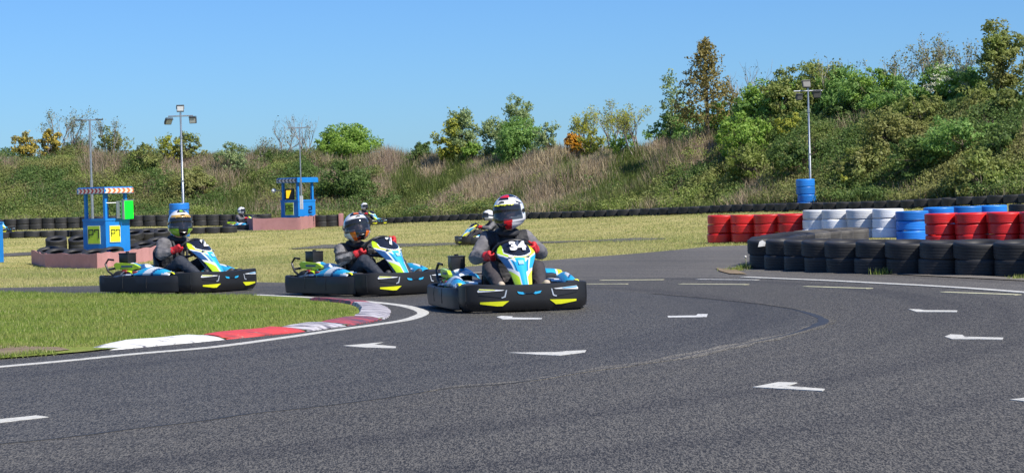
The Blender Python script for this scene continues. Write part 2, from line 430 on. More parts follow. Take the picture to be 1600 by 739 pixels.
    mb = MB(); mb.tube([c - nrm * .04, (0, -.6, .14)], .013, 8); mb.build('steering_column', M_metal, root)
    # front fairing (number panel on top)
    def wv(v): return float(np.interp(v, [0, .12, .3, .45, .58, .7, .8, .9, 1], [.075, .085, .1, .122, .152, .178, .185, .165, .12]))
    def fair(u, v):
        uu = u * 2 - 1; w = wv(v); y = -.755 + .39 * v ** .96 + .06 * uu * uu * (1 + v) - .02 * math.sin(v * 3); z = .225 + .41 * v ** .93 - .035 * uu ** 2 * (1 - v * .3)
        return Vector((uu * w, y, z))
    def fpat(u, v):
        a = abs(u * 2 - 1); W_ = wv(v); x = a * W_; left = u < .5
        # 0 cyan 1 white 2 lime 3 yellow 4 navy 5 gloss black 6 kart black
        q = v - .33 * a; pw_ = .128 * math.sqrt(max(0, min(1, (v - .655) / .12)))
        if v > .655 and x < pw_: return 5
        if .635 < v < .86 and x < .128 * math.sqrt(max(0, min(1, (v - .635) / .12))) + .006: return 1
        if v > .62 and q > .46: return 2 if left else 3
        if q > .42 and a > .3: return 1
        if v < .40 - (1 - a) * .35 and a > .42: return 2 if left else 3
        if v < .46 - (1 - a) * .25 and a > .34: return 1
        if q > .12 and a > .66 and v > .36: return 4 if left else 0
        if a > .56 and v > .3: return 1
        if v > .3 and .44 < a < .50: return 4
        return 0
    mb = MB(); mb.grid(fair, 60, 110, fpat); fa = mb.build('front_fairing', [M_cyan, M_whi, M_lime, M_yel, M_navy, M_gloss, M_kblk], root, smooth=60, solid=.012)
    # number and the white underline of the panel
    e0 = fair(.5, .72); e1 = fair(.5, .98); tt = (e1 - e0).normalized(); nn = Vector((1, 0, 0)).cross(tt).normalized(); cc = fair(.5, .86) + nn * (.012 if nn.y < 0 else -.012)
    nn = nn if nn.y < 0 else -nn
    mx = Matrix((Vector((1, 0, 0)), tt, nn)).transposed().to_4x4(); mx.translation = cc
    if num: textmesh(num, .15, 'race_number', M_num, fa, mx, bold=.055, sp=1.06)
    e2 = fair(.5, .5) + nn * .006; mx2 = mx.copy(); mx2.translation = e2
    mb = MB(); mb.box((0, 0, 0), (.05, .05, .003), mx=mx2); mb.tube([mx2 @ Vector((-.016, -.012, .002)), mx2 @ Vector((.014, .0, .002)), mx2 @ Vector((-.014, .014, .002))], .003, 4); mb.build('maker_badge', mat('badge_pale', (.4, .68, .8), .3), fa)
    mb = MB(); mb.tube([(0, -.42, .64), (0, -.47, .3), (0, -.6, .1)], .012, 8); mb.tube([(-.1, -.5, .5), (0, -.5, .47), (.1, -.5, .5)], .01, 6); mb.build('fairing_support', M_metal, root)
    # fuel tank between the knees
    mb = MB(); mb.box((0, -.38, .15), (.18, .24, .16), bev=.03); mb.build('fuel_tank', M_kblk, root, smooth=50)
    # side pods
    for sg in (1, -1):
        def pod(u, v):
            y = -.42 + u * .78; hh = .235 + .06 * math.sin(min(1, u * 1.1) * math.pi) * (1 - .3 * u); th = v * math.pi
            return (sg * (.60 - .15 * v), y, .2 + (hh - .2) * 1.3 * math.sin(min(th, math.pi)) ** .7 + .02 * (1 - v))
        def pp_(u, v):
            if (v > .62): return 0
            k = (u * 2.3 + v * 1.1) % 1
            return 1 if k < .42 else (0 if k < .85 else 4)
        mb = MB(); mb.grid(pod, 34, 14, pp_); mb.build('side_pod', [M_cyan, M_whi, M_lime, M_yel, M_navy], root, smooth=60, solid=.008)
        # arched mudguards
        def arch(u, v):
            t = u * math.pi * .72 + .42; return (sg * (.42 + v * .17), .33 - math.cos(t) * .165 * (1 if True else 0), .14 + math.sin(t) * (.21 if sg > 0 else .155) - .02 * v * v)
        mb = MB(); mb.grid(arch, 18, 10, lambda u, v: (2 if sg < 0 else 3) if v > .72 and u < .6 else (1 if v > .62 else 0)); mb.build('mudguard', [M_cyan, M_whi, M_lime, M_yel], root, smooth=60, solid=.008)
        def arc2(u, v):
            t = u * math.pi * .5 + .6; return (sg * (.54 + v * .035), -.40 - math.cos(t) * .16, .10 + math.sin(t) * .165)
        mb = MB(); mb.grid(arc2, 12, 3); mb.build('front_mudguard', M_yel, root, smooth=60, solid=.006)
        mb = MB(); mb.box((sg * .40, -.1, .25), (.1, .34, .02), bev=.008, mx=Matrix.Translation((0, 0, 0))); mb.box((sg * .41, -.1, .263), (.05, .3, .008), 1); mb.build('side_rail_cover', [M_navy, M_whi], root, smooth=40)
    # engine side (kart's right, image left)
    mb = MB(); mb.box((-.42, .38, .2), (.2, .26, .17), bev=.02); mb.tube([(-.42, .26, .2), (-.42, .2, .2)], .07, 14)
    for k in range(7): mb.box((-.42, .29 + k * .028, .21), (.24, .008, .19))
    eng = mb.build('engine', M_kblk, root, smooth=30)
    mb = MB(); mb.box((-.56, .2, .24), (.05, .1, .06), bev=.01); mb.tube([(-.55, .32, .24), (-.58, .34, .27), (-.56, .42, .27)], .018, 8); mb.box((-.5, .12, .22), (.1, .06, .06), bev=.01); mb.build('engine_red_part', M_engred, eng, smooth=40)
    mb = MB(); mb.tube([(-.5, .3, .25), (-.6, .38, .22), (-.58, .55, .2), (-.4, .66, .2)], .02, 10); mb.tube([(-.36, .66, .2), (-.1, .68, .2)], .05, 14); mb.build('exhaust', M_metal, root, smooth=40)
    def eco(u, v):
        x = -.26 - .25 * v; y = .10 + .46 * u; z = .375 - .045 * (2 * v - 1) ** 2 - .05 * (1 - u) ** 2 + .012 * math.sin(u * 9); return (x, y, z)
    def ecp(u, v):
        if v > .8: return 4
        k = (u * 1.5 + v * .8) % 1; return 0 if k < .4 else (1 if k < .78 else 4)
    mb = MB(); mb.grid(eco, 20, 14, ecp); mb.build('engine_cover', [M_cyan, M_whi, M_lime, M_yel, M_navy], root, smooth=60, solid=.01)
    mb = MB(); pr = [(.14, .325), (.24, .362), (.56, .378), (.60, .35), (.56, .30), (.28, .285), (.16, .305)]
    n = len(pr); vs = [(-.52, y, z) for y, z in pr] + [(-.555, y, z) for y, z in pr]; mb.add(vs, [tuple(range(n)), tuple(range(n, 2 * n))] + [(i, (i + 1) % n, n + (i + 1) % n, n + i) for i in range(n)]); mb.build('engine_side_panel', M_lime, root)
    mb = MB(); mb.box((-.557, .36, .332), (.004, .2, .02)); mb.build('panel_stripe', M_navy, root)
    mb = MB(); mb.box((-.41, .5, .36), (.13, .15, .15), bev=.012); mb.box((-.41, .5, .43), (.145, .165, .11), bev=.012); mb.box((-.41, .5, .488), (.15, .17, .014), bev=.004); mb.tube([(-.41, .5, .49), (-.41, .5, .512)], .022, 10); mb.build('airbox', M_kblk, root, smooth=40)
    mb = MB(); mb.tube([(-.56, .56, .2), (-.57, .68, .27), (-.57, .73, .36), (-.555, .69, .42), (-.53, .62, .41)], .013, 8); mb.tube([(.59, .6, .2), (.58, .73, .3), (.3, .76, .31), (-.3, .76, .31), (-.57, .7, .29)], .013, 8)
    mb.tube([(-.3, .6, .1), (-.3, .72, .3)], .012, 6); mb.tube([(.3, .6, .1), (.3, .72, .3)], .012, 6); mb.build('rear_bar', M_kblk, root, smooth=40)
    mb = MB(); mb.box((.42, .22, .24), (.16, .26, .14), bev=.03); mb.tube([(.42, .3, .31), (.42, .3, .335)], .03, 12); mb.build('tank', M_kblk, root, smooth=50)
    return root

# ============================================================ drivers
def cone_hull(bm, a, ra, b, rb, n=14):
    a = Vector(a); b = Vector(b); d = b - a; L = max(d.length, 1e-4); t = d / L
    q = t.to_track_quat('Z', 'Y').to_matrix().to_4x4()
    pts = []
    prof = [(ra * math.cos(k * math.pi / 8), -ra * math.sin(k * math.pi / 8)) for k in (4, 3, 2, 1, 0)] + [(rb * math.cos(k * math.pi / 8), L + rb * math.sin(k * math.pi / 8)) for k in (0, 1, 2, 3, 4)]
    M_ = Matrix.Translation(a) @ q; rings = []
    for (r, z) in prof:
        if r < 1e-5: rings.append([bm.verts.new(M_ @ Vector((0, 0, z)))]); continue
        rings.append([bm.verts.new(M_ @ Vector((r * math.cos(6.28318 * i / n), r * math.sin(6.28318 * i / n), z))) for i in range(n)])
    for A, B in zip(rings, rings[1:]):
        if len(A) == 1: [bm.faces.new((A[0], B[(i + 1) % n], B[i])) for i in range(n)]
        elif len(B) == 1: [bm.faces.new((A[i], A[(i + 1) % n], B[0])) for i in range(n)]
        else: [bm.faces.new((A[i], A[(i + 1) % n], B[(i + 1) % n], B[i])) for i in range(n)]
def blob(name, segs, mats, parent, vox=.012, sm=4, matfn=None, wrinkle=0, seed=0):
    """one continuous surface grown over tapered limbs"""
    bm = bmesh.new()
    for s in segs: cone_hull(bm, *s)
    bmesh.ops.recalc_face_normals(bm, faces=bm.faces[:])
    me = bpy.data.meshes.new(name); bm.to_mesh(me); bm.free(); o = bpy.data.objects.new(name, me); COL.objects.link(o)
    md = o.modifiers.new('r', 'REMESH'); md.mode = 'VOXEL'; md.voxel_size = vox; m2 = o.modifiers.new('s', 'SMOOTH'); m2.iterations = sm; m2.factor = .6
    dg = bpy.context.evaluated_depsgraph_get(); dg.update(); me2 = bpy.data.meshes.new_from_object(o.evaluated_get(dg)); bpy.data.objects.remove(o)
    if wrinkle:
        for v in me2.vertices:
            p = Vector(v.co); f = noise.noise(Vector((p.x * 16 + seed, p.y * 16, p.z * 34))) + .6 * noise.noise(Vector((p.x * 34, p.y * 34 + seed, p.z * 60)))
            v.co = p + Vector(v.normal) * f * wrinkle
    me2.materials.clear()
    for m in (mats if isinstance(mats, list) else [mats]): me2.materials.append(m)
    if matfn:
        for f in me2.polygons: f.material_index = matfn(Vector(f.center), Vector(f.normal))
    me2.shade_smooth(); me2.name = name; return link(bpy.data.objects.new(name, me2), parent)
M_skin = mat('skin', (.55, .33, .25), .5, c2=(.48, .27, .2), scale=12)
M_jblk = mat('jacket_black', (.02, .02, .023), .7, c2=(.035, .035, .04), scale=14, bump=.3); M_jgrey = mat('jacket_grey', (.17, .162, .17), .75, c2=(.08, .078, .085), scale=9, bump=.3)
M_jlt = mat('jacket_pale_grey', (.2, .195, .2), .75, c2=(.12, .12, .125), scale=20, bump=.3)
M_trou = mat('trousers_dark', (.045, .038, .042), .8, c2=(.03, .027, .03), scale=12, bump=.3); M_trou2 = mat('trousers_navy', (.02, .026, .04), .75, c2=(.03, .035, .05), scale=12, bump=.3)
M_glove = mat('glove_red', (.6, .02, .03), .6, c2=(.45, .015, .02), scale=20, bump=.3); M_shoe = mat('shoe_beige', (.5, .42, .32), .7, c2=(.4, .33, .25), scale=16)
M_shoed = mat('shoe_dark', (.04, .04, .042), .6)
M_hw = mat('helmet_white', (.75, .75, .76), .18, coat=1, c2=(.7, .7, .72), scale=6); M_hk = mat('helmet_black', (.015, .015, .018), .2, coat=.8); M_hr = mat('helmet_red', (.65, .015, .025), .22, coat=.8)
M_ho = mat('helmet_orange', (.8, .17, .01), .22, coat=.8); M_hg = mat('helmet_lime', (.35, .68, .03), .22, coat=.8); M_hs = mat('helmet_silver', (.35, .37, .4), .25, .3, coat=.5); M_hm = mat('helmet_gold', (.55, .33, .06), .35)
def visormat():
    m, nt, b = basemat('visor_tint'); b.inputs['Base Color'].default_value = (.03, .035, .045, 1); b.inputs['Roughness'].default_value = .08; b.inputs['Specular IOR Level'].default_value = .9
    tr = N(nt, 'ShaderNodeBsdfTransparent'); tr.inputs[0].default_value = (.55, .58, .62, 1); ms = N(nt, 'ShaderNodeMixShader'); ms.inputs[0].default_value = .42
    nt.links.new(b.outputs[0], ms.inputs[1]); nt.links.new(tr.outputs[0], ms.inputs[2]); nt.links.new(ms.outputs[0], nt.nodes['Material Output'].inputs[0]); return m
M_vis = visormat(); M_eye = mat('eye', (.08, .06, .05), .3)

def helmet(parent, M4, style, detail=1):
    """full-face helmet; M4 places it (faces -Y)"""
    cols = {'red': [M_hw, M_hk, M_hr, M_hm], 'orange': [M_hw, M_hk, M_ho, M_hs], 'lime': [M_hw, M_hk, M_hg, M_hm], 'plain': [M_hw, M_hk, M_hs, M_hs]}[style]
    def dirn(u, v): az = (u - .5) * 2 * math.pi; el = (v - .5) * math.pi; return az, el   # az 0 = front
    def surf(u, v, off=0):
        az, el = dirn(u, max(.0, v)); ce, se = math.cos(el), math.sin(el)
        a, b_, c = .146 + off, .182 + off, .162 + off
        x = math.sin(az) * ce * a; y = -math.cos(az) * ce * b_; z = se * c
        if se < 0:
            fr = max(0, math.cos(az)); z *= 1 + .22 * fr; k = 1 + (.55 * (-se) ** 1.5); x *= k if fr > 0 or True else 1
            y = y * (1 + .65 * fr * (-se) ** 1.6) + .01
            z = max(z, -.178 - off); x *= .93 if se < -.6 else 1
        return M4 @ Vector((x, y, z))
    def inv(u, v):
        az, el = dirn(u, v); return abs(math.degrees(az)) < 74 and -24 + abs(math.degrees(az)) * .12 < math.degrees(el) < 21 - abs(math.degrees(az)) * .08
    def pat(u, v):
        az, el = dirn(u, v); A = math.degrees(az); E = math.degrees(el); a = abs(A)
        if E < -72: return None
        if inv(u, v): return None
        if style == 'red':
            if E > 50 and a < 80: return 2 if (a < 34 and E < 74) else 1
            if E > 21: return (1 if (E > 38 and a < 30) or (60 < a < 120 and (E + A * .35) % 24 < 9) else (2 if (100 < a < 150 and E > 34) else 0))
            if E < -24: return 2 if 6 < A < 36 else (1 if -70 < A <= 6 else 0)
            k = (a * .8 - E) % 44
            return 1 if (a > 112 and k < 12) else (2 if a > 125 and k < 22 else 0)
        if style == 'orange':
            if E > 42 and E < 80 and a < 34: return 2 if a < 20 and E > 48 and E < 74 else 1
            if E > 38 and a < 46 and E < 80: return 1
            if E < -24: return 2 if 26 < a < 50 else (1 if a <= 26 else 0)
            return 1 if (a > 95 and E < 5) else (2 if 80 < a < 92 and E < -5 else 0)
        if style == 'lime':
            if 44 < E < 80 and a < 34: return 2 if a < 17 and 50 < E < 74 else 1
            if E < -24: return 2 if 24 < a < 80 else (1 if a <= 24 else 0)
            if 21 < E < 32 and a < 70: return 3
            return 1 if (a > 82 and E < 12) else 0
        if E < -24: return 1 if a < 40 else 0
        return 1 if (a > 70 and -10 < E < 8) or (E > 55 and a < 40 and E < 70) else 0
    n = (72, 56) if detail else (40, 30)
    mb = MB(); mb.grid(surf, n[0], n[1], pat, closeu=False); hm = mb.build('helmet', cols, parent, smooth=60, solid=.014)
    mb = MB(); mb.grid(lambda u, v: surf(.5 + (u - .5) * .425, .5 + (-.15 + v * .27), .0045), 30, 12); mb.build('visor', M_vis, hm, smooth=60)
    if detail:
        mb = MB()
        for s in (-1, 1): mb = MB(); mb.tube([surf(.5 + s * .235, .49, .004), surf(.5 + s * .235, .49, .016)], .02, 12); mb.build('visor_pivot', M_hk, hm, smooth=40)
        mb = MB(); mb.tube([surf(.47, .66, .004), surf(.5, .668, .01), surf(.53, .66, .004)], .007, 6); mb.build('helmet_vent', M_hk, hm, smooth=40)
        mb = MB(); mb.tube([surf(.46, .27, .004), surf(.5, .262, .008), surf(.54, .27, .004)], .008, 6); mb.build('helmet_vent', M_hk, hm, smooth=40)
        if style in ('red', 'lime'):
            mb = MB(); z = .595
            for k in range(7): mb.tube([surf(.40 + k * .033, z - .008 + .012 * (k % 2), .012), surf(.425 + k * .033, z + .012 - .012 * (k % 2), .012)], .006, 5)
            mb.build('visor_sticker', M_yel if style == 'red' else M_hm, hm)
    return hm
def driver(root, style, label, group, head=(0, .13, .915), turn=0, tilt=0, roll=0, lean=(0, 0), steer=0, trou=None, detail=1, seed=0, chestcol=1, shoe=None):
    """seated driver, hands on the wheel; parts hang on one continuous body mesh"""
    hx, hy, hzz = head; lx, lyz = lean
    sh = [Vector((s * .185 + lx, hy + .10, hzz - .265)) for s in (1, -1)]
    c = Vector((0, -.2, .535)); nrm = Vector((0, .8, .6)).normalized(); ax = Vector((1, 0, 0)); ay = nrm.cross(ax)
    if ay.z < 0: ay = -ay
    hand = [c + ax * math.cos(t) * .19 + ay * math.sin(t) * .14 for t in (steer, math.pi + steer)]
    # arms bend outward at the elbow
    elb = []
    for i, s in enumerate((1, -1)):
        m = (sh[i] + hand[i]) / 2 + Vector((s * .13, .05, -.095)); elb.append(m)
    wr = [hand[i] + (elb[i] - hand[i]).normalized() * .085 for i in (0, 1)]
    pel = Vector((0, .2, .19)); chest = Vector((lx * .7, hy + .115, hzz - .36)); belly = (pel + chest) / 2 + Vector((0, .01, 0)); neck = Vector((lx + (hx - lx) * .4, hy + .06, hzz - .2)); hd = Vector(head)
    hip = [Vector((s * .1, .16, .17)) for s in (1, -1)]; kn = [Vector((s * .225, -.24, .375)) for s in (1, -1)]; an = [Vector((s * .185, -.56, .17)) for s in (1, -1)]; toe = [Vector((s * .215, -.68, .245)) for s in (1, -1)]
    HM = Matrix.Translation(hd) @ Matrix.Rotation(R_(turn), 4, 'Z') @ Matrix.Rotation(R_(-tilt), 4, 'X') @ Matrix.Rotation(R_(roll), 4, 'Y')
    T = lambda x, y, z: HM @ Vector((x, y, z))
    S = [(pel, .12, belly, .115), (belly, .115, chest, .125), (chest, .11, neck, .055), (neck, .055, T(0, .02, -.06), .058), (T(0, .02, .02), .088, T(0, .01, .0), .085), (T(0, -.03, -.03), .065, T(0, -.035, -.075), .045),
         (T(0, -.1, .0), .012, T(0, -.108, -.03), .016), (T(-.02, -.088, -.058), .01, T(.02, -.088, -.058), .01)]
    for i in (0, 1):
        S += [(chest + Vector((0, 0, .05)), .09, sh[i], .062), (sh[i], .055, elb[i], .042), (elb[i], .042, wr[i], .03), (wr[i], .028, hand[i], .03), (pel, .11, hip[i], .09), (hip[i], .085, kn[i], .06), (kn[i], .058, an[i], .04), (an[i], .04, toe[i], .035)]
    per = empty('seat_anchor', (0, 0, 0)); bpy.data.objects.remove(per)
    body = blob('person', S, M_skin, None, .012 if detail else .02, 2); tag(body, label, 'person', group)
    body.parent = None; body.matrix_world = root.matrix_world
    # clothes
    J = [(pel + Vector((0, 0, .03)), .145, belly, .142), (belly, .142, chest, .155), (chest, .13, neck + Vector((0, 0, -.02)), .078), (chest + Vector((0, -.03, .02)), .12, chest + Vector((0, -.03, -.1)), .13)]
    for i in (0, 1): J += [(chest + Vector((0, 0, .06)), .105, sh[i], .088), (sh[i], .084, sh[i].lerp(elb[i], .5), .076), (sh[i].lerp(elb[i], .5), .074, elb[i], .07), (elb[i], .07, elb[i].lerp(wr[i], .5), .062), (elb[i].lerp(wr[i], .5), .06, wr[i], .046)]
    def jm(p, n):
        q = abs(p.x - lx)
        if q > .2 and chestcol:
            e = min((p - elb[0]).length, (p - elb[1]).length)
            if chestcol == 1: return 1 if e > .05 or True and p.x > 0 else 0
            return (1 if e > .13 else (2 if int(p.z * 22 + p.y * 8) % 2 else 0)) if chestcol == 2 else 1
        if chestcol == 3 and p.z > chest.z - .06 and q > .07: return 1
        return 0
    jk = blob('jacket', J, [M_jblk, M_jgrey, M_jlt], body, .011 if detail else .02, 3, jm, .008, seed)
    if detail:   # straps, collar and zip
        mb = MB()
        for s in (-1, 1): mb.tube([chest + Vector((s * .085, -.165, -.12)), chest + Vector((s * .09, -.163, .0)), chest + Vector((s * .095, -.11, .12)), chest + Vector((s * .09, .0, .165)), chest + Vector((s * .08, .1, .12))], .018, 6)
        mb.build('body_strap', M_jblk, jk, smooth=50)
        mb = MB(); ring = [neck + Vector((math.cos(t) * .085, math.sin(t) * .085 - .005, -.0 + .015 * math.sin(t))) for t in np.linspace(0, 2 * math.pi, 21)]; mb.tube(ring, .034, 8, caps=False); mb.build('collar', M_jblk, jk, smooth=60)
        mb = MB(); mb.box(tuple(chest + Vector((.06, -.175, .07))), (.055, .04, .05), bev=.01); mb.build('strap_buckle', M_kblk, jk)
    Tt = [(pel + Vector((0, .0, -.0)), .135, pel + Vector((0, 0, .05)), .14)]
    for i in (0, 1): Tt += [(pel, .125, hip[i], .108), (hip[i], .105, hip[i].lerp(kn[i], .5), .092), (hip[i].lerp(kn[i], .5), .09, kn[i], .08), (kn[i], .078, kn[i].lerp(an[i], .5), .066), (kn[i].lerp(an[i], .5), .064, an[i], .052)]
    blob('trousers', Tt, trou or M_trou, body, .012 if detail else .02, 3, None, .007, seed + 5)
    for i, s in enumerate((1, -1)):
        blob('shoe', [(an[i] + Vector((0, .01, -.02)), .05, an[i] + Vector((0, -.03, .0)), .048), (an[i] + Vector((0, -.03, 0)), .044, toe[i], .036)], shoe or M_shoe, body, .01 if detail else .02, 2)
        if detail:
            # glove: palm, four fingers curled round the rim, thumb along it
            h = hand[i]; tang = (-ax * math.sin(steer + (0 if i == 0 else math.pi)) * .165 + ay * math.cos(steer + (0 if i == 0 else math.pi)) * .14).normalized()
            outw = (h - c).normalized(); back = nrm; G_ = [(wr[i], .04, h + outw * .028 + back * .02, .034), (h + outw * .03 + back * .015, .032, h + outw * .03 + back * .01 + tang * .03, .028), (h + outw * .03 + back * .015, .03, h + outw * .03 + back * .01 - tang * .03, .026), (wr[i] + (wr[i] - h) * .2, .05, wr[i] + (h - wr[i]) * .3, .042)]
            for j, f in enumerate((-.034, -.012, .011, .032)):
                k = h + outw * .036 - back * .008 + tang * f; L = (.9, 1, .97, .8)[j]
                k1 = k - back * .026 * L - outw * .01; k2 = k1 - outw * .034 * L - back * .002; k3 = k2 - outw * .008 + back * .024 * L
                G_ += [(h + outw * .035 + back * .012 + tang * f * .9, .0125, k, .0118), (k, .0115, k1, .011), (k1, .011, k2, .0105), (k2, .0105, k3, .009)]
            th = h + outw * .004 + back * .026; G_ += [(h + outw * .03 + back * .02 + tang * .02, .014, th + tang * .036, .0125), (th + tang * .036, .0125, th + tang * .062 - outw * .012, .01)]
            blob('glove', G_, M_glove, body, .0055, 2)
        else: blob('glove', [(wr[i], .045, hand[i], .045), (hand[i], .045, hand[i] - nrm * .03, .04)], M_glove, body, .02, 1)
    if detail:
        mb = MB()
        for s in (-1, 1): mb.lathe([(0, -.012), (.009, -.008), (.012, 0), (.009, .008), (0, .012)], 10, mx=HM @ Matrix.Translation((s * .032, -.078, .005)))
        mb.build('eyes', M_eye, body)
    helmet(body, HM, style, detail)
    return body
def place(root, p, yaw): root.location = p; root.rotation_euler = (0, 0, R_(yaw))
gk = 'hire karts running on the track'; gd = 'kart drivers in helmets'
def together(kart, person, p, yaw, dz=0):
    place(kart, (p.x, p.y, p.z + .022 + dz), yaw); person.location = kart.location; person.rotation_euler = kart.rotation_euler
k34 = make_kart('34', 'nearest go-kart, number 34, head on with cyan and yellow nose panel', gk)
d34 = driver(k34, 'red', 'driver of kart 34 in white, black and red helmet with red gloves', gd, head=(.045, .12, .915), turn=-34, tilt=2, roll=-4, lean=(.03, 0), steer=.28, chestcol=1, seed=1)
p = at(798, 20.15); together(k34, d34, p, 12)
k7 = make_kart('7', 'middle go-kart, number 7, turning between the other two near karts', gk)
d7 = driver(k7, 'orange', 'driver of kart 7 in white and orange helmet, leaning forward and looking down', gd, head=(-.13, .04, .765), turn=-22, tilt=14, roll=-6, lean=(-.09, 0), steer=.5, chestcol=2, trou=M_trou2, seed=2, shoe=M_shoed)
p = at(579, 24.2); together(k7, d7, p, 39)
k2 = make_kart('2', 'leftmost near go-kart, number 2, seen from its side by the grass verge', gk)
d2 = driver(k2, 'lime', 'driver of kart 2 in white and lime helmet and grey black jacket', gd, head=(.05, .03, .85), turn=-30, lean=(.03, 0), tilt=6, roll=0, steer=.0, chestcol=3, trou=M_trou2, seed=9, shoe=M_shoed)
p = at(284, 26.3); together(k2, d2, p, 53)
# far karts share one build
FAR_SCALE = .82   # same karts, built below full size to fit how small they look
kf = make_kart('', 'distant kart crossing the lawn gap behind kart 34, heading left', gk)
df = driver(kf, 'plain', 'driver of the distant kart heading left behind kart 34', gd, head=(0, .13, .87), turn=0, tilt=8, detail=0, chestcol=1, shoe=M_shoed)
p = at(760, 52.6); together(kf, df, p, -76); kf.scale = df.scale = (FAR_SCALE,) * 3
for (px_, D_, yaw, lk, ld) in ((575, 79.5, 48, 'tiny distant kart in front of the tyres, right of the second booth', 'tiny distant driver right of the second booth, behind the kart 7 driver'),
                               (384, 78.0, 72, 'tiny distant kart half hidden behind the pink wall of the second booth', 'tiny distant driver left of the second booth'),
                               (-9, 78.0, 66, 'distant kart nose entering at the left picture edge', 'distant driver with red gloves cut off by the left picture edge')):
    a = copy_tree(kf); b_ = copy_tree(df); p = at(px_, D_); together(a, b_, p, yaw); tag(a, lk); tag(b_, ld)
# ============================================================ ground materials
def asphalt(name, dark, light, warm, patch=.14, rough=.75):
    m, nt, b = basemat(name); g = N(nt, 'ShaderNodeNewGeometry'); P = g.outputs['Position']
    def noise_(sc, det=4, rg=.6):
        n = N(nt, 'ShaderNodeTexNoise'); n.inputs['Scale'].default_value = sc; n.inputs['Detail'].default_value = det
        n.inputs['Roughness'].default_value = rg; nt.links.new(P, n.inputs['Vector']); return n.outputs['Fac']
    mpp = N(nt, 'ShaderNodeMapping'); mpp.inputs['Scale'].default_value = (1, .22, 1); nt.links.new(P, mpp.inputs[0]); P = mpp.outputs[0]
    v = N(nt, 'ShaderNodeTexVoronoi'); v.inputs['Scale'].default_value = 190; nt.links.new(P, v.inputs['Vector'])
    v2 = N(nt, 'ShaderNodeTexVoronoi'); v2.inputs['Scale'].default_value = 210; nt.links.new(P, v2.inputs['Vector'])
    bw = N(nt, 'ShaderNodeRGBToBW'); nt.links.new(v.outputs['Color'], bw.inputs[0])
    bw2 = N(nt, 'ShaderNodeRGBToBW'); nt.links.new(v2.outputs['Color'], bw2.inputs[0])
    ad = N(nt, 'ShaderNodeMath', operation='ADD'); nt.links.new(bw.outputs[0], ad.inputs[0]); nt.links.new(bw2.outputs[0], ad.inputs[1])
    ad2 = N(nt, 'ShaderNodeMath', operation='MULTIPLY_ADD'); nt.links.new(noise_(60, 3), ad2.inputs[0]); ad2.inputs[1].default_value = .4
    nt.links.new(ad.outputs[0], ad2.inputs[2])
    dv = N(nt, 'ShaderNodeMath', operation='DIVIDE'); nt.links.new(ad2.outputs[0], dv.inputs[0]); dv.inputs[1].default_value = 1.6
    rp = ramp(nt, [(.38, dark), (.7, light), (.95, warm)], dv.outputs[0])
    big = ramp(nt, [(.3, (1 - patch,) * 3), (.7, (1 + patch * .3,) * 3)], noise_(.35, 3, .4))
    mx = N(nt, 'ShaderNodeMix', data_type='RGBA', blend_type='MULTIPLY'); mx.inputs[0].default_value = 1
    nt.links.new(rp.outputs[0], mx.inputs[6]); nt.links.new(big.outputs[0], mx.inputs[7])
    dm = N(nt, 'ShaderNodeVectorMath', operation='DISTANCE'); nt.links.new(g.outputs['Position'], dm.inputs[0]); dm.inputs[1].default_value = (-7.5, 19.5, 0)
    wv_ = N(nt, 'ShaderNodeCombineXYZ'); nt.links.new(dm.outputs['Value'], wv_.inputs[0])
    sx_ = N(nt, 'ShaderNodeVectorMath', operation='MULTIPLY_ADD'); nt.links.new(g.outputs['Position'], sx_.inputs[0]); sx_.inputs[1].default_value = (.05, .05, 0); nt.links.new(wv_.outputs[0], sx_.inputs[2])
    rn = N(nt, 'ShaderNodeTexNoise'); rn.inputs['Scale'].default_value = 1.6; rn.inputs['Detail'].default_value = 5; nt.links.new(sx_.outputs[0], rn.inputs['Vector'])
    rr_ = ramp(nt, [(.36, (.8, .8, .82)), (.5, (1, 1, 1)), (.68, (1.0, .99, .97))], rn.outputs['Fac'])
    m2_ = N(nt, 'ShaderNodeMix', data_type='RGBA', blend_type='MULTIPLY'); m2_.inputs[0].default_value = 1; nt.links.new(mx.outputs[2], m2_.inputs[6]); nt.links.new(rr_.outputs[0], m2_.inputs[7])
    nt.links.new(m2_.outputs[2], b.inputs['Base Color']); b.inputs['Roughness'].default_value = rough
    b.inputs['Specular IOR Level'].default_value = .22
    bp = N(nt, 'ShaderNodeBump'); bp.inputs['Strength'].default_value = .55; bp.inputs['Distance'].default_value = .004
    nt.links.new(v.outputs['Distance'], bp.inputs['Height']); nt.links.new(bp.outputs[0], b.inputs['Normal'])
    return m
M_track = asphalt('track_asphalt', (.021, .0205, .0205), (.054, .052, .0505), (.16, .15, .132))
M_inner = asphalt('smooth_track_asphalt', (.0195, .019, .0192), (.05, .0485, .0475), (.145, .137, .122), rough=.68)
M_old = asphalt('old_asphalt', (.045, .043, .042), (.105, .1, .093), (.2, .185, .16), patch=.3)
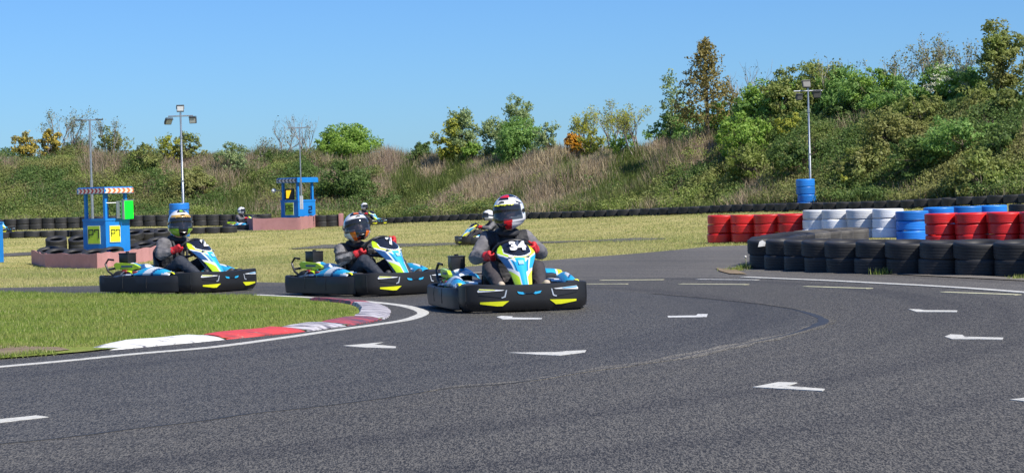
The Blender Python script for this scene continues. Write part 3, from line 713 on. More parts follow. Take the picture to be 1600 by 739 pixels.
def grassground(name, stops, scale=1.1, fine=30):
    m, nt, b = basemat(name); g = N(nt, 'ShaderNodeNewGeometry'); P = g.outputs['Position']
    mp = N(nt, 'ShaderNodeMapping'); mp.inputs['Scale'].default_value = (.45, 1, 1); nt.links.new(P, mp.inputs[0])
    n = N(nt, 'ShaderNodeTexNoise'); n.inputs['Scale'].default_value = scale; n.inputs['Detail'].default_value = 8; n.inputs['Roughness'].default_value = .65
    nt.links.new(mp.outputs[0], n.inputs['Vector'])
    n2 = N(nt, 'ShaderNodeTexNoise'); n2.inputs['Scale'].default_value = fine; n2.inputs['Detail'].default_value = 4; nt.links.new(P, n2.inputs['Vector'])
    ma = N(nt, 'ShaderNodeMath', operation='MULTIPLY_ADD'); nt.links.new(n2.outputs['Fac'], ma.inputs[0]); ma.inputs[1].default_value = .5
    sb = N(nt, 'ShaderNodeMath', operation='SUBTRACT'); nt.links.new(n.outputs['Fac'], sb.inputs[0]); sb.inputs[1].default_value = .25
    nt.links.new(sb.outputs[0], ma.inputs[2])
    rp = ramp(nt, stops, ma.outputs[0]); nt.links.new(rp.outputs[0], b.inputs['Base Color'])
    b.inputs['Roughness'].default_value = .9; b.inputs['Specular IOR Level'].default_value = .1
    bp = N(nt, 'ShaderNodeBump'); bp.inputs['Strength'].default_value = .7; bp.inputs['Distance'].default_value = .03
    nt.links.new(n2.outputs['Fac'], bp.inputs['Height']); nt.links.new(bp.outputs[0], b.inputs['Normal'])
    return m
M_lawn = grassground('lawn_soil', [(.3, (.24, .24, .08)), (.5, (.36, .33, .12)), (.7, (.48, .41, .2))])
M_islandsoil = grassground('verge_soil', [(.3, (.11, .17, .03)), (.55, (.2, .24, .05)), (.75, (.34, .3, .13))], 1.5)
M_dirt = grassground('bare_dirt', [(.3, (.16, .12, .08)), (.55, (.26, .2, .14)), (.7, (.14, .15, .05))], 3)
M_hillsoil = grassground('bank_soil', [(.3, (.03, .045, .012)), (.5, (.06, .075, .022)), (.7, (.14, .115, .06))], 1.2, 9)
def paint(name, c, worn, thr=.56, sc=9):
    m, nt, b = basemat(name); g = N(nt, 'ShaderNodeNewGeometry')
    n = N(nt, 'ShaderNodeTexNoise'); n.inputs['Scale'].default_value = sc; n.inputs['Detail'].default_value = 9; n.inputs['Roughness'].default_value = .75
    nt.links.new(g.outputs['Position'], n.inputs['Vector'])
    rp = ramp(nt, [(thr - .12, c), (thr, tuple(x * .8 for x in c)), (thr + .05, worn)], n.outputs['Fac'])
    nt.links.new(rp.outputs[0], b.inputs['Base Color']); b.inputs['Roughness'].default_value = .7
    bp = N(nt, 'ShaderNodeBump'); bp.inputs['Strength'].default_value = .4; bp.inputs['Distance'].default_value = .01
    nt.links.new(n.outputs['Fac'], bp.inputs['Height']); nt.links.new(bp.outputs[0], b.inputs['Normal'])
    return m
M_line = paint('road_paint_white', (.58, .57, .52), (.15, .145, .14), .58, 26)
M_lineY = paint('road_paint_faded', (.6, .57, .36), (.25, .24, .2), .6, 14)
M_lineW = paint('road_paint_worn', (.62, .62, .6), (.12, .12, .12), .58, 18)
def kerbmat(name, c, wear=0):
    """kerb paint with long tyre scuffs"""
    m, nt, b = basemat(name); tc = N(nt, 'ShaderNodeNewGeometry')
    mp = N(nt, 'ShaderNodeMapping'); mp.inputs['Scale'].default_value = (1.2, 7, 3); mp.inputs['Rotation'].default_value = (0, 0, -.25); nt.links.new(tc.outputs['Position'], mp.inputs[0])
    n = N(nt, 'ShaderNodeTexNoise'); n.inputs['Scale'].default_value = 3.2; n.inputs['Detail'].default_value = 8; n.inputs['Roughness'].default_value = .6; nt.links.new(mp.outputs[0], n.inputs['Vector'])
    n2 = N(nt, 'ShaderNodeTexNoise'); n2.inputs['Scale'].default_value = 14; n2.inputs['Detail'].default_value = 9; n2.inputs['Roughness'].default_value = .75; nt.links.new(tc.outputs['Position'], n2.inputs['Vector'])
    a = ramp(nt, [(.52 - wear, c), (.6 - wear, tuple(x*.5+.03 for x in c)), (.68 - wear, (.08, .07, .11))], n.outputs['Fac']); k = ramp(nt, [(.6, (0, 0, 0)), (.66, (1, 1, 1))], n2.outputs['Fac'])
    mx = N(nt, 'ShaderNodeMix', data_type='RGBA'); nt.links.new(k.outputs[0], mx.inputs[0]); nt.links.new(a.outputs[0], mx.inputs[6]); mx.inputs[7].default_value = (.3, .25, .19, 1)
    nt.links.new(mx.outputs[2], b.inputs['Base Color']); b.inputs['Roughness'].default_value = .6
    bp = N(nt, 'ShaderNodeBump'); bp.inputs['Strength'].default_value = .5; bp.inputs['Distance'].default_value = .012
    nt.links.new(n2.outputs['Fac'], bp.inputs['Height']); nt.links.new(bp.outputs[0], b.inputs['Normal'])
    return m
M_kwhite = kerbmat('kerb_white', (.74, .74, .72)); M_kred = kerbmat('kerb_red', (.58, .06, .06)); M_kwhite2 = kerbmat('kerb_white_scuffed', (.52, .49, .52), .07); M_kred2 = kerbmat('kerb_red_scuffed', (.38, .07, .09), .07)

# ============================================================ terrain
def axis(segs):
    out = []
    for a, b, s in segs: out += list(np.arange(a, b, s))
    return np.array(out + [segs[-1][1]])
gx = axis([(-900, -150, 75), (-150, -50, 10), (-50, -26, 2), (-26, 22, .4), (22, 50, 2), (50, 150, 10), (150, 900, 75)])
gy = axis([(-60, 10, 7), (10, 28, 1), (28, 104, .4), (104, 150, 3), (150, 400, 25), (400, 2500, 150)])
GX, GY = np.meshgrid(gx, gy); GZ = hz(GX, GY)
nx, ny = len(gx), len(gy)
idx = np.arange(nx * ny).reshape(ny, nx)
F = np.stack([idx[:-1, :-1], idx[:-1, 1:], idx[1:, 1:], idx[1:, :-1]], -1).reshape(-1, 4)
gnd = npmesh('ground', np.stack([GX, GY, GZ], -1).reshape(-1, 3), F, M_lawn)
gnd.data.materials.append(M_hillsoil)
cen = np.stack([GX, GY], -1).reshape(-1, 2)[F[:, 0]]
gnd.data.polygons.foreach_set('material_index', ((cen[:, 1] - drow(cen[:, 0])) > .9).astype(np.int32))
gnd.data.shade_smooth(); tag(gnd, kind='structure')

def G(px, py): return ground(px, py)
# outline of the tarmac
far = [(-30, 30.5), (-12, 30.2)] + [tuple(G(x, y)[:2]) for x, y in
       [(400, 442), (448, 443), (560, 434), (665, 423.5), (760, 415), (853, 408), (930, 402), (1000, 396.5), (1060, 391), (1108, 386), (1169, 384)]]
far += [(5.6, 42.4), (9.5, 39.5), (14, 38), (22, 37)]
road_poly = [(-30, -40), (-30, 25)] + [(x, y) for x, y in far[:0]] + far + [(60, 37), (60, -40)]
sheet('old_tarmac', road_poly, M_old, .012, step=.9, label=None)
tr = [(-30, -40), (-30, 30.3), (-12, 30.0)] + [tuple(G(x, y)[:2]) for x, y in
     [(400, 443), (448, 444), (560, 435.5), (665, 425.5), (700, 427), (800, 437), (905, 439), (1000, 436.5), (1100, 435), (1158, 436), (1300, 443), (1450, 451), (1600, 461)]]
tr += [(9, 18), (14, 13), (30, -5), (30, -40)]
sheet('track', tr, M_track, .016, step=1.0, skirt=.004)
seam_px = [(-60, 705), (22, 697), (109, 688), (210, 675), (306, 664), (394, 651), (499, 640), (612, 625), (700, 611), (801, 603), (925, 583), (1037, 567),
           (1139, 546), (1229, 527), (1273, 513), (1287, 505), (1273, 496), (1240, 487), (1184, 479), (1094, 469), (1015, 462)]
seam = crom([Vector(G(x, y)) for x, y in seam_px], 4)
inner = [tuple(p[:2]) for p in seam] + [tuple(G(x, y)[:2]) for x, y in [(930, 455), (900, 447), (700, 436), (560, 444), (430, 449)]] + [(-12, 29.4), (-30, 29.6), (-30, 10)]
sheet('inner_track_surface', inner, M_inner, .0185, step=1.0, skirt=.003)
def ribbon(name, pts, w, m, lift, rnd=.0, hf=None):
    hf = hf or hz
    L = []; n = len(pts)
    for i, p in enumerate(pts):
        t = (Vector(pts[min(i + 1, n - 1)]) - Vector(pts[max(i - 1, 0)])); t.z = 0; t.normalize()
        nn = Vector((-t.y, t.x, 0)); ww = w(i / (n - 1)) if callable(w) else w
        ww *= 1 + rnd * random.uniform(-1, 1)
        for k in (-.5, .5):
            q = Vector(p) + nn * ww * k; L.append((q.x, q.y, 0))
    A = np.array(L); A[:, 2] = hf(A[:, 0], A[:, 1]) + lift
    F = [(2 * i, 2 * i + 2, 2 * i + 3, 2 * i + 1) for i in range(n - 1)]
    mb = MB(); mb.add(A.tolist(), F); o = mb.build(name, m, fix=False)
    bm = bmesh.new(); bm.from_mesh(o.data)
    for f in bm.faces:
        f.normal_update()
        if f.normal.z < 0: f.normal_flip()
    add_skirt(bm, lift - .0165 if lift > .0185 else .003)
    bm.to_mesh(o.data); bm.free()
    return tag(o, kind='structure')
M_tar = mat('bitumen_seal', (.03, .031, .034), rough=.6, scale=6, amt=.4, c2=(.045, .045, .046))
M_grit = asphalt('loose_grit', (.035, .033, .03), (.095, .088, .078), (.26, .24, .2), patch=.5)
ribbon('track_seam_grit', [Vector((p.x + .05, p.y + .1, 0)) for p in seam[28:]] , lambda t: .13 * math.sin(min(1, t * 1.15 + .02) * math.pi) + .02, M_grit, .0195, .5)
ribbon('track_seam', seam, lambda t: .014 + .008 * math.sin(t * 90) * math.sin(t * 37) + .075 * max(0, 1 - abs(t - .74) / .13), M_tar, .0201, .3)
# white edge lines
wl = [(-60, 582), (0, 577), (109, 567), (219, 556), (332, 546), (437, 532), (525, 519), (590, 510), (632, 503.5), (655, 496.5), (661, 491), (647, 484.7), (621, 479.2), (569, 473.5), (525, 470), (470, 466.5), (400, 463)]
pw = crom([Vector(G(x, y)) for x, y in wl], 6)
ribbon('edge_line_inside', pw, .11, M_line, .0208, .04)
wr = [(1162, 435), (1230, 438), (1300, 441), (1375, 445), (1450, 449), (1520, 453.5), (1600, 459.5), (1680, 466)]
ribbon('edge_line_outside', crom([Vector(G(x, y)) for x, y in wr], 5), .13, M_line, .0208, .06)
def mark(poly, m=M_line, name='road_marking'):
    pts = [tuple(G(x, y)[:2]) for x, y in poly]
    return sheet(name, pts, m, .0205, step=.25, skirt=.0042)
mark([(1176, 610), (1217, 602), (1246, 603), (1229, 608.3), (1289, 613), (1285, 616.2)])
mark([(794, 555), (869, 554.3), (886, 552.7), (916, 551.3), (914, 554.6), (874, 559.7), (840, 558.2)])
mark([(776, 498.4), (784, 496.8), (801, 497.6), (800, 499.3), (847, 500.2), (846, 502), (786, 502.2)], M_lineW)
mark([(1043, 497), (1088, 496.3), (1090, 494), (1106, 494), (1104, 498.6), (1044, 499.2)], M_lineW)
mark([(1419, 486.2), (1437, 486.8), (1445, 488.1), (1496, 488.4), (1495, 490.8), (1432, 490.5)])
mark([(1476, 530), (1485, 526.3), (1504, 527.3), (1507, 530.2), (1568, 531.7), (1566, 534.6), (1487, 533.6)])
mark([(1578, 630), (1604, 627), (1640, 628), (1636, 633), (1600, 632.5)])
mark([(536, 544), (599, 538.6), (584, 542), (619, 545.3), (618, 548), (569, 546.8)])
mark([(-40, 665), (0, 660.5), (57, 654.5), (76, 657), (0, 666), (-40, 671)])
def dash(a, b, m, w=.09):
    A, B = Vector(G(*a)), Vector(G(*b)); ribbon('road_dash', [A.lerp(B, t / 6) for t in range(7)], w, m, .0205, .15)
dash((1063, 446), (1167, 447), M_lineY); dash((1091, 438.6), (1183, 439.7), M_line); dash((939, 440), (1036, 439.2), M_lineY)
dash((916, 446), (980, 446), M_lineY, .07); dash((1257, 450), (1359, 453.3), M_lineY); dash((1473, 459), (1591, 463.4), M_lineY)
# far strips of track between the lawns
def strip(pts, w, m=M_old, lift=.02):
    ribbon('far_track', crom([Vector(p) for p in pts], 6), w, m, lift)
strip([G(925, 378.5), G(960, 377), G(1000, 375.5), G(1040, 373.5)], lambda t: .25 + 3.2 * math.sin(t * math.pi))
strip([(-30, 58, 0), G(0, 399.5), G(55, 398)], 1.1)
strip([G(478, 386.5), G(560, 385), G(640, 384), G(700, 382.5), G(780, 381), G(850, 379.5), G(900, 378.8)], 1.4)
strip([at(-60, 78.5), at(60, 78), at(200, 78), at(330, 78), at(450, 79)], 4.6, M_old)

# ============================================================ inside verge
def isl(X, D):
    X = np.asarray(X, float); D = np.asarray(D, float)
    b = np.interp(X, [-20, -6, -4.75, -3.8, -2.87, -1.8], [.20, .11, .045, .0, .0, .0])
    de = np.interp(X, [-20, -8, -4.75, -3.8, -2.87, -1.76], [24.6, 24.5, 24.4, 24.1, 23.6, 22.3])
    return b * sstep(17.5, 23.3, D) * (1 - sstep(-.05, .5, D - de))
iv = [(-120, 573), (0, 565.5), (60, 561), (130, 555), (166, 551), (210, 547), (354, 533.5), (481, 520.5), (560, 509.5), (597, 502), (607, 495), (605, 486), (585, 478.5), (540, 474), (480, 470)]
ipoly = [Vector(G(x, y)) for x, y in iv]
ipoly = [p for p in crom(ipoly, 4)]
ipoly += [Vector((x, y + .5, 0)) for x, y in [(-2.4, 23.0), (-2.87, 23.6), (-3.8, 24.1), (-4.75, 24.4), (-8, 24.5), (-30, 24.6)]] + [Vector((-30, 14, 0))]
isl_xy = [tuple(p[:2]) for p in ipoly]
sheet('verge', isl_xy, M_islandsoil, .03, hf=isl, step=.35)
sheet('dirt_patch', [tuple(G(x, y)[:2]) for x, y in [(-40, 568), (0, 563), (55, 559), (110, 553), (90, 549), (20, 546), (-40, 548)]], M_dirt, .036, hf=isl, step=.3)
sheet('dirt_patch', [tuple(G(x, y)[:2]) for x, y in [(1118, 421), (1150, 424), (1168, 431), (1140, 430), (1125, 426)]], M_dirt, .024, step=.3)
for poly in ([(1165, 420), (1250, 424), (1380, 430), (1500, 436), (1600, 441), (1640, 444), (1640, 439), (1500, 432), (1300, 422), (1175, 415)],):
    sheet('dirt_patch', [tuple(G(x, y)[:2]) for x, y in poly], mat('kerbside_silt', (.2, .18, .15), .95, c2=(.12, .11, .1), scale=3, amt=.6, bump=.3), .022, step=.4)

# kerb blocks along the inside of the corner
kp = crom([Vector(G(x, y)) for x, y in [(150, 553), (166, 551.6), (210, 547.5), (354, 534), (481, 521), (560, 510), (599, 502.3), (609, 495.5), (607, 486), (588, 478), (545, 473.5), (490, 470), (440, 467)]], 8)
cum = [0]
for a, b in zip(kp, kp[1:]): cum.append(cum[-1] + (b - a).length)
def kat(s):
    s = min(max(s, 0), cum[-1] - 1e-4)
    i = max(j for j in range(len(cum) - 1) if cum[j] <= s)
    t = (s - cum[i]) / max(1e-6, cum[i + 1] - cum[i]); p = kp[i].lerp(kp[i + 1], t)
    d = (kp[min(i + 2, len(kp) - 1)] - kp[max(i - 1, 0)]); d.z = 0; d.normalize(); return p, Vector((-d.y, d.x, 0))
def s_of(px, py):
    g = G(px, py); return cum[min(range(len(kp)), key=lambda i: (kp[i] - g).length)]
KE = [s_of(166, 551.6), s_of(350, 534.5), s_of(476, 521.5), s_of(548, 512), s_of(597, 502), s_of(590, 479), s_of(520, 471.5)]
klab = ['long white kerb block with tyre scuffs, nearest the camera', 'long bright red kerb block between two white ones', 'white kerb block with dark scuffs, short of the bend',
        'red and purple scuffed kerb block at the start of the bend', 'white scuffed kerb block at the tip of the bend', 'worn red kerb block just past the tip of the bend',
        'last white kerb block behind the grass verge']
for k in range(6):
    s0, s1 = KE[k] + .02, KE[k + 1] - .02; n = max(4, int((s1 - s0) / .12)); mb = MB()
    prof = [(.0, -.01), (.0, .008), (.05, .024), (.11, .036), (.2, .043), (.27, .045), (.29, .0)]
    vs = []; m_ = len(prof)
    for i in range(n + 1):
        p, nn = kat(s0 + (s1 - s0) * i / n); e = min(i, n - i) / n
        tap = 1 if (k > 0 or i > 3) else .25 + .25 * i
        for (o, z) in prof:
            q = p + nn * (o + random.uniform(-.008, .008)); vs.append((q.x, q.y, .02 + max(z * tap, -.01) + random.uniform(-.003, .003) - (.012 if i in (0, n) else 0)))
    fs = [(i * m_ + j, i * m_ + j + 1, (i + 1) * m_ + j + 1, (i + 1) * m_ + j) for i in range(n) for j in range(m_ - 1)] + [tuple(range(m_)), tuple(range(n * m_, (n + 1) * m_))]
    mb.add(vs, fs); o = mb.build('kerb_block', (M_kwhite, M_kred, M_kwhite2, M_kred2, M_kwhite2, M_kred2)[k], smooth=50)
    tag(o, klab[k], 'kerb', 'red and white kerb blocks round the inside of the bend')
M_con = mat('kerb_mortar', (.3, .26, .2), .95, scale=20, bump=.5)
# ============================================================ vegetation helpers
def blades(X, Y, Z, h, w, lean, rg=rng, quad=False):
    n = len(X); a = rg.uniform(0, 2 * np.pi, n); l = rg.uniform(0, 1, n) * lean; la = rg.uniform(0, 2 * np.pi, n)
    dx, dy = np.cos(a) * w / 2, np.sin(a) * w / 2
    tx, ty = np.cos(la) * l * h, np.sin(la) * l * h
    v = np.empty((n, 3, 3)); v[:, 0] = np.stack([X - dx, Y - dy, Z - .01], -1); v[:, 1] = np.stack([X + dx, Y + dy, Z - .01], -1)
    v[:, 2] = np.stack([X + tx, Y + ty, Z + h * np.sqrt(np.maximum(.1, 1 - l * l * .6))], -1)
    return v.reshape(-1, 3), np.arange(n * 3).reshape(-1, 3)
def leaves(C, size, rg=rng, up=.35, narrow=.6, nb=None):
    """C: leaf centres; makes randomly turned rhombic leaves"""
    n = len(C); d = rg.normal(size=(n, 3)); d /= np.linalg.norm(d, axis=1)[:, None]
    nrm = rg.normal(size=(n, 3)) * (1 if nb is None else .55); nrm[:, 2] += up * (2 if nb is None else 1)
    if nb is not None: nrm += nb
    s = np.cross(d, nrm); s /= (np.linalg.norm(s, axis=1)[:, None] + 1e-9)
    L = (size * rg.uniform(.6, 1.3, n))[:, None]
    v = np.empty((n, 4, 3)); v[:, 0] = C - d * L * .5; v[:, 1] = C + s * L * narrow * .5; v[:, 2] = C + d * L * .5; v[:, 3] = C - s * L * narrow * .5
    return v.reshape(-1, 3), np.arange(n * 4).reshape(-1, 4)
ML = {
 'green': leafmat('leaf_green', [(0, (0.142, 0.201, 0.035)), (.5, (0.248, 0.319, 0.071)), (1, (0.389, 0.448, 0.142))], .45, pcol=(.31, .29, .11)),
 'bright': leafmat('leaf_bright', [(0, (0.153, 0.271, 0.035)), (.6, (0.271, 0.437, 0.071)), (1, (0.425, 0.566, 0.142))], .45),
 'dark': leafmat('leaf_dark', [(0, (0.065, 0.118, 0.029)), (.6, (0.118, 0.195, 0.047)), (1, (0.201, 0.283, 0.077))], .42),
 'grey': leafmat('leaf_grey_green', [(0, (0.189, 0.260, 0.106)), (.6, (0.330, 0.425, 0.177)), (1, (0.496, 0.566, 0.283))], .5),
 'elder': leafmat('leaf_elder', [(0, (0.142, 0.260, 0.059)), (.6, (0.248, 0.425, 0.106)), (1, (0.389, 0.566, 0.177))], .5),
 'yellow': leafmat('leaf_yellow_green', [(0, (0.236, 0.283, 0.035)), (.6, (0.425, 0.448, 0.071)), (1, (0.614, 0.590, 0.118))], .45),
 'gorse': leafmat('gorse_flower', [(0, (.14, .15, .04)), (.45, (.32, .28, .06)), (1, (.72, .52, .08))], .35),
 'orange': leafmat('orange_flower', [(0, (.2, .13, .02)), (.3, (.6, .28, .02)), (1, (.7, .33, .02))], .2),
 'brown': leafmat('leaf_bronze', [(0, (0.165, 0.142, 0.035)), (.6, (0.307, 0.254, 0.083)), (1, (0.448, 0.389, 0.142))], .5),
 'twiggy': leafmat('leaf_sparse', [(0, (0.142, 0.153, 0.059)), (.6, (0.236, 0.248, 0.106)), (1, (0.354, 0.354, 0.165))]),
 'flower': leafmat('cream_blossom', [(0, (.6, .6, .45)), (1, (.75, .75, .6))], .2),
}
ML['cover'] = leafmat('cover_leaf', [(0, (.085, .14, .025)), (.6, (.165, .225, .05)), (1, (.27, .31, .1))], .42, pcol=(.24, .22, .09))
M_bark = mat('bark', (.16, .13, .1), .9, c2=(.09, .075, .06), scale=12, bump=.5)
M_twig = mat('pale_twigs', (.3, .27, .23), .9, c2=(.2, .17, .14), scale=9)

def branch(mb, p, d, L, r, depth, spread, tips, rg, n=5):
    k = 4; pts = [p]; q = Vector(p); dd = Vector(d)
    for i in range(k):
        dd = (dd + Vector(rg.normal(0, .13, 3)) + Vector((0, 0, .04))).normalized(); q = q + dd * L / k; pts.append(q.copy())
    mb.tube(pts, [r * (1 - .5 * i / k) for i in range(k + 1)], n if depth > 1 else 3, caps=False)
    if depth == 0: tips.append(pts); return
    nb = rg.integers(2, 4) + (1 if depth > 1 else 0)
    for j in range(nb):
        t = rg.uniform(.35, 1) if j else 1; i = min(k - 1, int(t * k)); b = pts[i].lerp(pts[i + 1], t * k - i)
        a = rg.uniform(0, 2 * math.pi); side = Vector((math.cos(a), math.sin(a), rg.uniform(-.1, .5)))
        branch(mb, b, (dd + side * spread).normalized(), L * rg.uniform(.55, .8), r * .55, depth - 1, spread, tips, rg, n)

SPECIES = {}
def plant(name, px, ytop, wpx, dd, style, label, cat='shrub', group=None, ybase=None, seed=None, dens=1.0, shape='round', leaf=None, D=None, asp=None):
    """one shrub or tree on the bank: px column, ytop row of its top, wpx its width, dd metres behind the tyre row"""
    rg = np.random.default_rng(seed if seed is not None else int(px * 13 + ytop))
    X = (px - 800) / FPX * 75
    tgt = ytop + wpx * asp if asp else ytop + wpx * {'round': .8, 'cone': 1.5, 'tree': 1.3}.get(shape, 1.1)
    best = None
    for d_ in np.arange(max(2.0, dd - 7 if dd < 9 else 6.5), 15.6, .5):
        X_ = X
        for _ in range(7): q_ = at(px, float(drow(X_)) + d_); X_ = q_.x
        e_ = abs(project(q_)[1] - tgt) + .5 * abs(d_ - dd)
        if best is None or e_ < best[0]: best = (e_, q_, float(drow(X_)) + d_)
    p = best[1]; DD = best[2]
    s = FPX / DD; top = ztop(px, ytop, DD); base = p.z - .1; h = max(.5, top - base); w = wpx / s
    root = empty(name, (p.x, p.y, base), 0, label, cat, group)
    mb = MB(); tips = []
    if shape in ('bare', 'sparse'):
        ns = max(2, int(w / .35)); 
        for k in range(ns):
            bx = rg.uniform(-.35, .35) * w; L = h * rg.uniform(.38, .5)
            branch(mb, Vector((bx * .6, rg.uniform(-.3, .3), 0)), Vector((bx / h * .7, rg.uniform(-.2, .2), 1)).normalized(), L, .016 + h * .008, 3, .42, tips, rg, 4)
        zz = max(q[-1].z for q in tips); f = h / zz
        mb.v = [(x, y, z * f) for x, y, z in mb.v]; tips = [[Vector((q.x, q.y, q.z * f)) for q in t] for t in tips]
        mb.build('trunk', M_twig, root, fix=False)
        C = []
        per = (5 if shape == 'bare' else 9) * dens
        for t in tips:
            for _ in range(rg.poisson(per)):
                a = rg.integers(0, len(t) - 1); C.append(t[a].lerp(t[a + 1], rg.uniform()) + Vector(rg.normal(0, .07, 3)))
        if C:
            v, f_ = leaves(np.array([tuple(c) for c in C]), (leaf or .075), rg); npmesh('crown', v, f_, ML[style], root)
        return root
    # leafy crown made of clumps spread through its volume
    tree = shape in ('tree', 'cone')
    z0 = h * (.22 if tree else .0)
    ncl = int((58 if not tree else 54) * max(.6, min(5, w * h / 2.5)) ** .8)
    cl = []
    while len(cl) < ncl:
        u = rg.uniform(-1, 1, 3)
        if shape == 'cone':
            t = (u[2] + 1) / 2; rad = (1 - t) ** .8 * 1.15 + .06; q = np.array([u[0] * rad, u[1] * rad, u[2]])
            if u[0] ** 2 + u[1] ** 2 > 1: continue
        else:
            r = np.linalg.norm(u)
            if r > 1 or r < .25: continue
            q = u * (1 + .25 * (rg.uniform() - .5)); 
            if not tree and q[2] < -.2: q[0] *= 1.05
        cl.append((q[0] * w * .44, q[1] * w * .44, z0 + (q[2] * .5 + .47) * (h - z0)))
    cl = np.array(cl); cr = rg.uniform(.12, .3 if not tree else .24, ncl) * (.7 if shape == 'cone' else 1) * min(1.5, max(.55, (w * h) ** .5 / 2.2))
    per = (rg.uniform(70, 140, ncl) * dens * np.maximum(.6, (cr / .25) ** 1.7)).astype(int)
    ci = np.repeat(np.arange(ncl), per); off = rg.normal(size=(len(ci), 3)); off /= np.linalg.norm(off, axis=1)[:, None]
    off *= (rg.uniform(0, 1, len(ci)) ** .3)[:, None] * cr[ci][:, None] * np.array([1.15, 1.15, .85]); C = cl[ci] + off
    # stray shoots along the outline
    ns = int(ncl * .8); si = rg.integers(0, ncl, ns); sd = rg.normal(size=(ns, 3)) + np.array([0, 0, .9]); sd /= np.linalg.norm(sd, axis=1)[:, None]
    tt = np.linspace(.5, 1.7, 9); S = (cl[si][:, None, :] + sd[:, None, :] * (cr[si][:, None] * tt)[..., None]).reshape(-1, 3) + rg.normal(0, .02, (ns * 9, 3))
    S = S[S[:, 2] < h + .05]
    C = np.vstack([C, S]); C[:, 2] = np.maximum(C[:, 2], .02)
    nb = (C - np.array([0, 0, h * .45])) / np.array([w * .5, w * .5, h * .5]); nb /= np.maximum(.3, np.linalg.norm(nb, axis=1))[:, None]
    nb[:len(off)] += off / cr[ci][:, None] * .8
    v, f_ = leaves(C, (leaf or .1), rg, nb=nb); npmesh('crown', v, f_, ML[style], root)
    if shape == 'cone':
        mb.tube([(0, 0, 0), (.02, 0, h * .5), (0, 0, h * .96)], [.05 + h * .012, .03 + h * .006, .01], 7)
        for k in range(18):
            t = rg.uniform(.2, .9); a = rg.uniform(0, 6.28); L = (1 - t) ** .75 * w * .45
            mb.tube([(0, 0, h * t), (math.cos(a) * L, math.sin(a) * L, h * t + L * .5)], [.02, .006], 4)
    else:
        nst = 1 if tree else 4
        for k in range(nst):
            b = Vector((rg.normal(0, .1), rg.normal(0, .1), 0)) * (0 if tree else 1)
            mid = b + Vector((rg.normal(0, .1) * w, rg.normal(0, .1) * w, h * .35)); r = (.035 + h * .012) / (1 if tree else 1.6)
            mb.tube([b, b.lerp(mid, .5) + Vector((.03, 0, 0)), mid], [r, r * .85, r * .7], 7)
            for j in rg.choice(ncl, min(ncl, 7 if tree else 4), replace=False):
                e = Vector(cl[j]); mb.tube([mid, mid.lerp(e, .5) + Vector((0, 0, .05 * h)), e], [r * .5, r * .3, .006], 5)
    mb.build('trunk', M_bark, root, fix=False)
    return root

# ============================================================ ground cover of the bank
def hill_points(n, rg, d0=.9, d1=15.5):
    px = rg.uniform(-160, 1760, n); d = d0 + (d1 - d0) * rg.uniform(0, 1, n) ** .85
    X = (px - 800) / FPX * 75
    for _ in range(10): X = (px - 800) / FPX * (drow(X) + d)
    return px, X, drow(X) + d, d
# how much is bramble (1) or dry grass (0), by place
def bramble(px, X, D, d):
    base = np.interp(px, [0, 250, 330, 420, 490, 600, 640, 760, 830, 1000, 1080, 1180, 1230, 1600], [.68, .62, .34, .22, .62, .46, .2, .16, .04, .04, .3, .5, .86, .92])
    low = np.interp(d, [1, 4, 7.5, 12, 16], [.28, .2, -.05, -.2, -.12]) * np.where(px > 1200, .3, 1)
    low = np.where((px > 800) & (px < 1010) & (d > 2.4), low - .2, low)
    nn = vnoise(X * .5 + 3, D * .3, 11) * .42 + vnoise(X * 1.4, D * .7, 12) * .33 + vnoise(X * 4, D * 1.6, 14) * .25
    return base + low + (nn - .5) * 2.1 + .04
rg = np.random.default_rng(21)
px, X, D, d = hill_points(52000, rg); b = bramble(px, X, D, d); k = b > .5 + rg.normal(0, .1, len(b))
X1, D1, Z1 = X[k], D[k], hz(X[k], D[k]); s1 = .25 + .5 * vnoise(X1 * 1.1, D1 * .7, 9)
nper = 16
ci = np.repeat(np.arange(len(X1)), nper); o = rg.normal(size=(len(ci), 3)); o /= np.linalg.norm(o, axis=1)[:, None]; o *= rg.uniform(0, 1, len(ci))[:, None] ** .5
C = np.stack([X1[ci] + o[:, 0] * .22, D1[ci] + o[:, 1] * .22, Z1[ci] + s1[ci] * .75 + o[:, 2] * .2], -1)
tone = vnoise(X1 * .8 + 9, D1 * .5, 33) + rg.normal(0, .09, len(X1)); pxk = px[k]
tone += np.where((pxk > 1230), .12, 0) + np.where(pxk < 260, .05, 0)
for nm, lo, hi, st, lab in (('bramble_cover', -9, .36, 'green', None), ('bramble_cover', .36, .62, 'cover', None), ('ivy_cover', .62, 9, 'dark', None)):
    q = (tone >= lo) & (tone < hi)
    if st == 'bright': q &= ~((pxk > 1250) & (rg.uniform(0, 1, len(q)) < .45))
    m = q[ci]; v, f_ = leaves(C[m], .068, rg, up=.5, narrow=.75, nb=o[m] * .7 + np.array([.1, -.45, .35]))
    o_ = npmesh(nm, v, f_, ML[st]); o_['kind'] = 'stuff'
M_dry = leafmat('dry_grass', [(0, (.2, .155, .1)), (.5, (.44, .35, .22)), (1, (.7, .6, .4))], .35, .7, .5, (.36, .27, .21))
M_fresh = leafmat('long_green_grass', [(0, (.07, .11, .02)), (.6, (.14, .19, .045)), (1, (.24, .26, .09))], .35)
px, X, D, d = hill_points(75000, rg); b = bramble(px, X, D, d); k = (b < .56 + rg.normal(0, .12, len(b))) | (rg.uniform(0, 1, len(b)) < .3)
X2, D2 = X[k], D[k]; per = 3; X2 = np.repeat(X2, per) + rg.normal(0, .06, len(X2) * per); D2 = np.repeat(D2, per) + rg.normal(0, .06, len(D2) * per)
hh = (.25 + .55 * vnoise(X2 * .7, D2 * .5, 17)) * rg.uniform(.6, 1.3, len(X2))
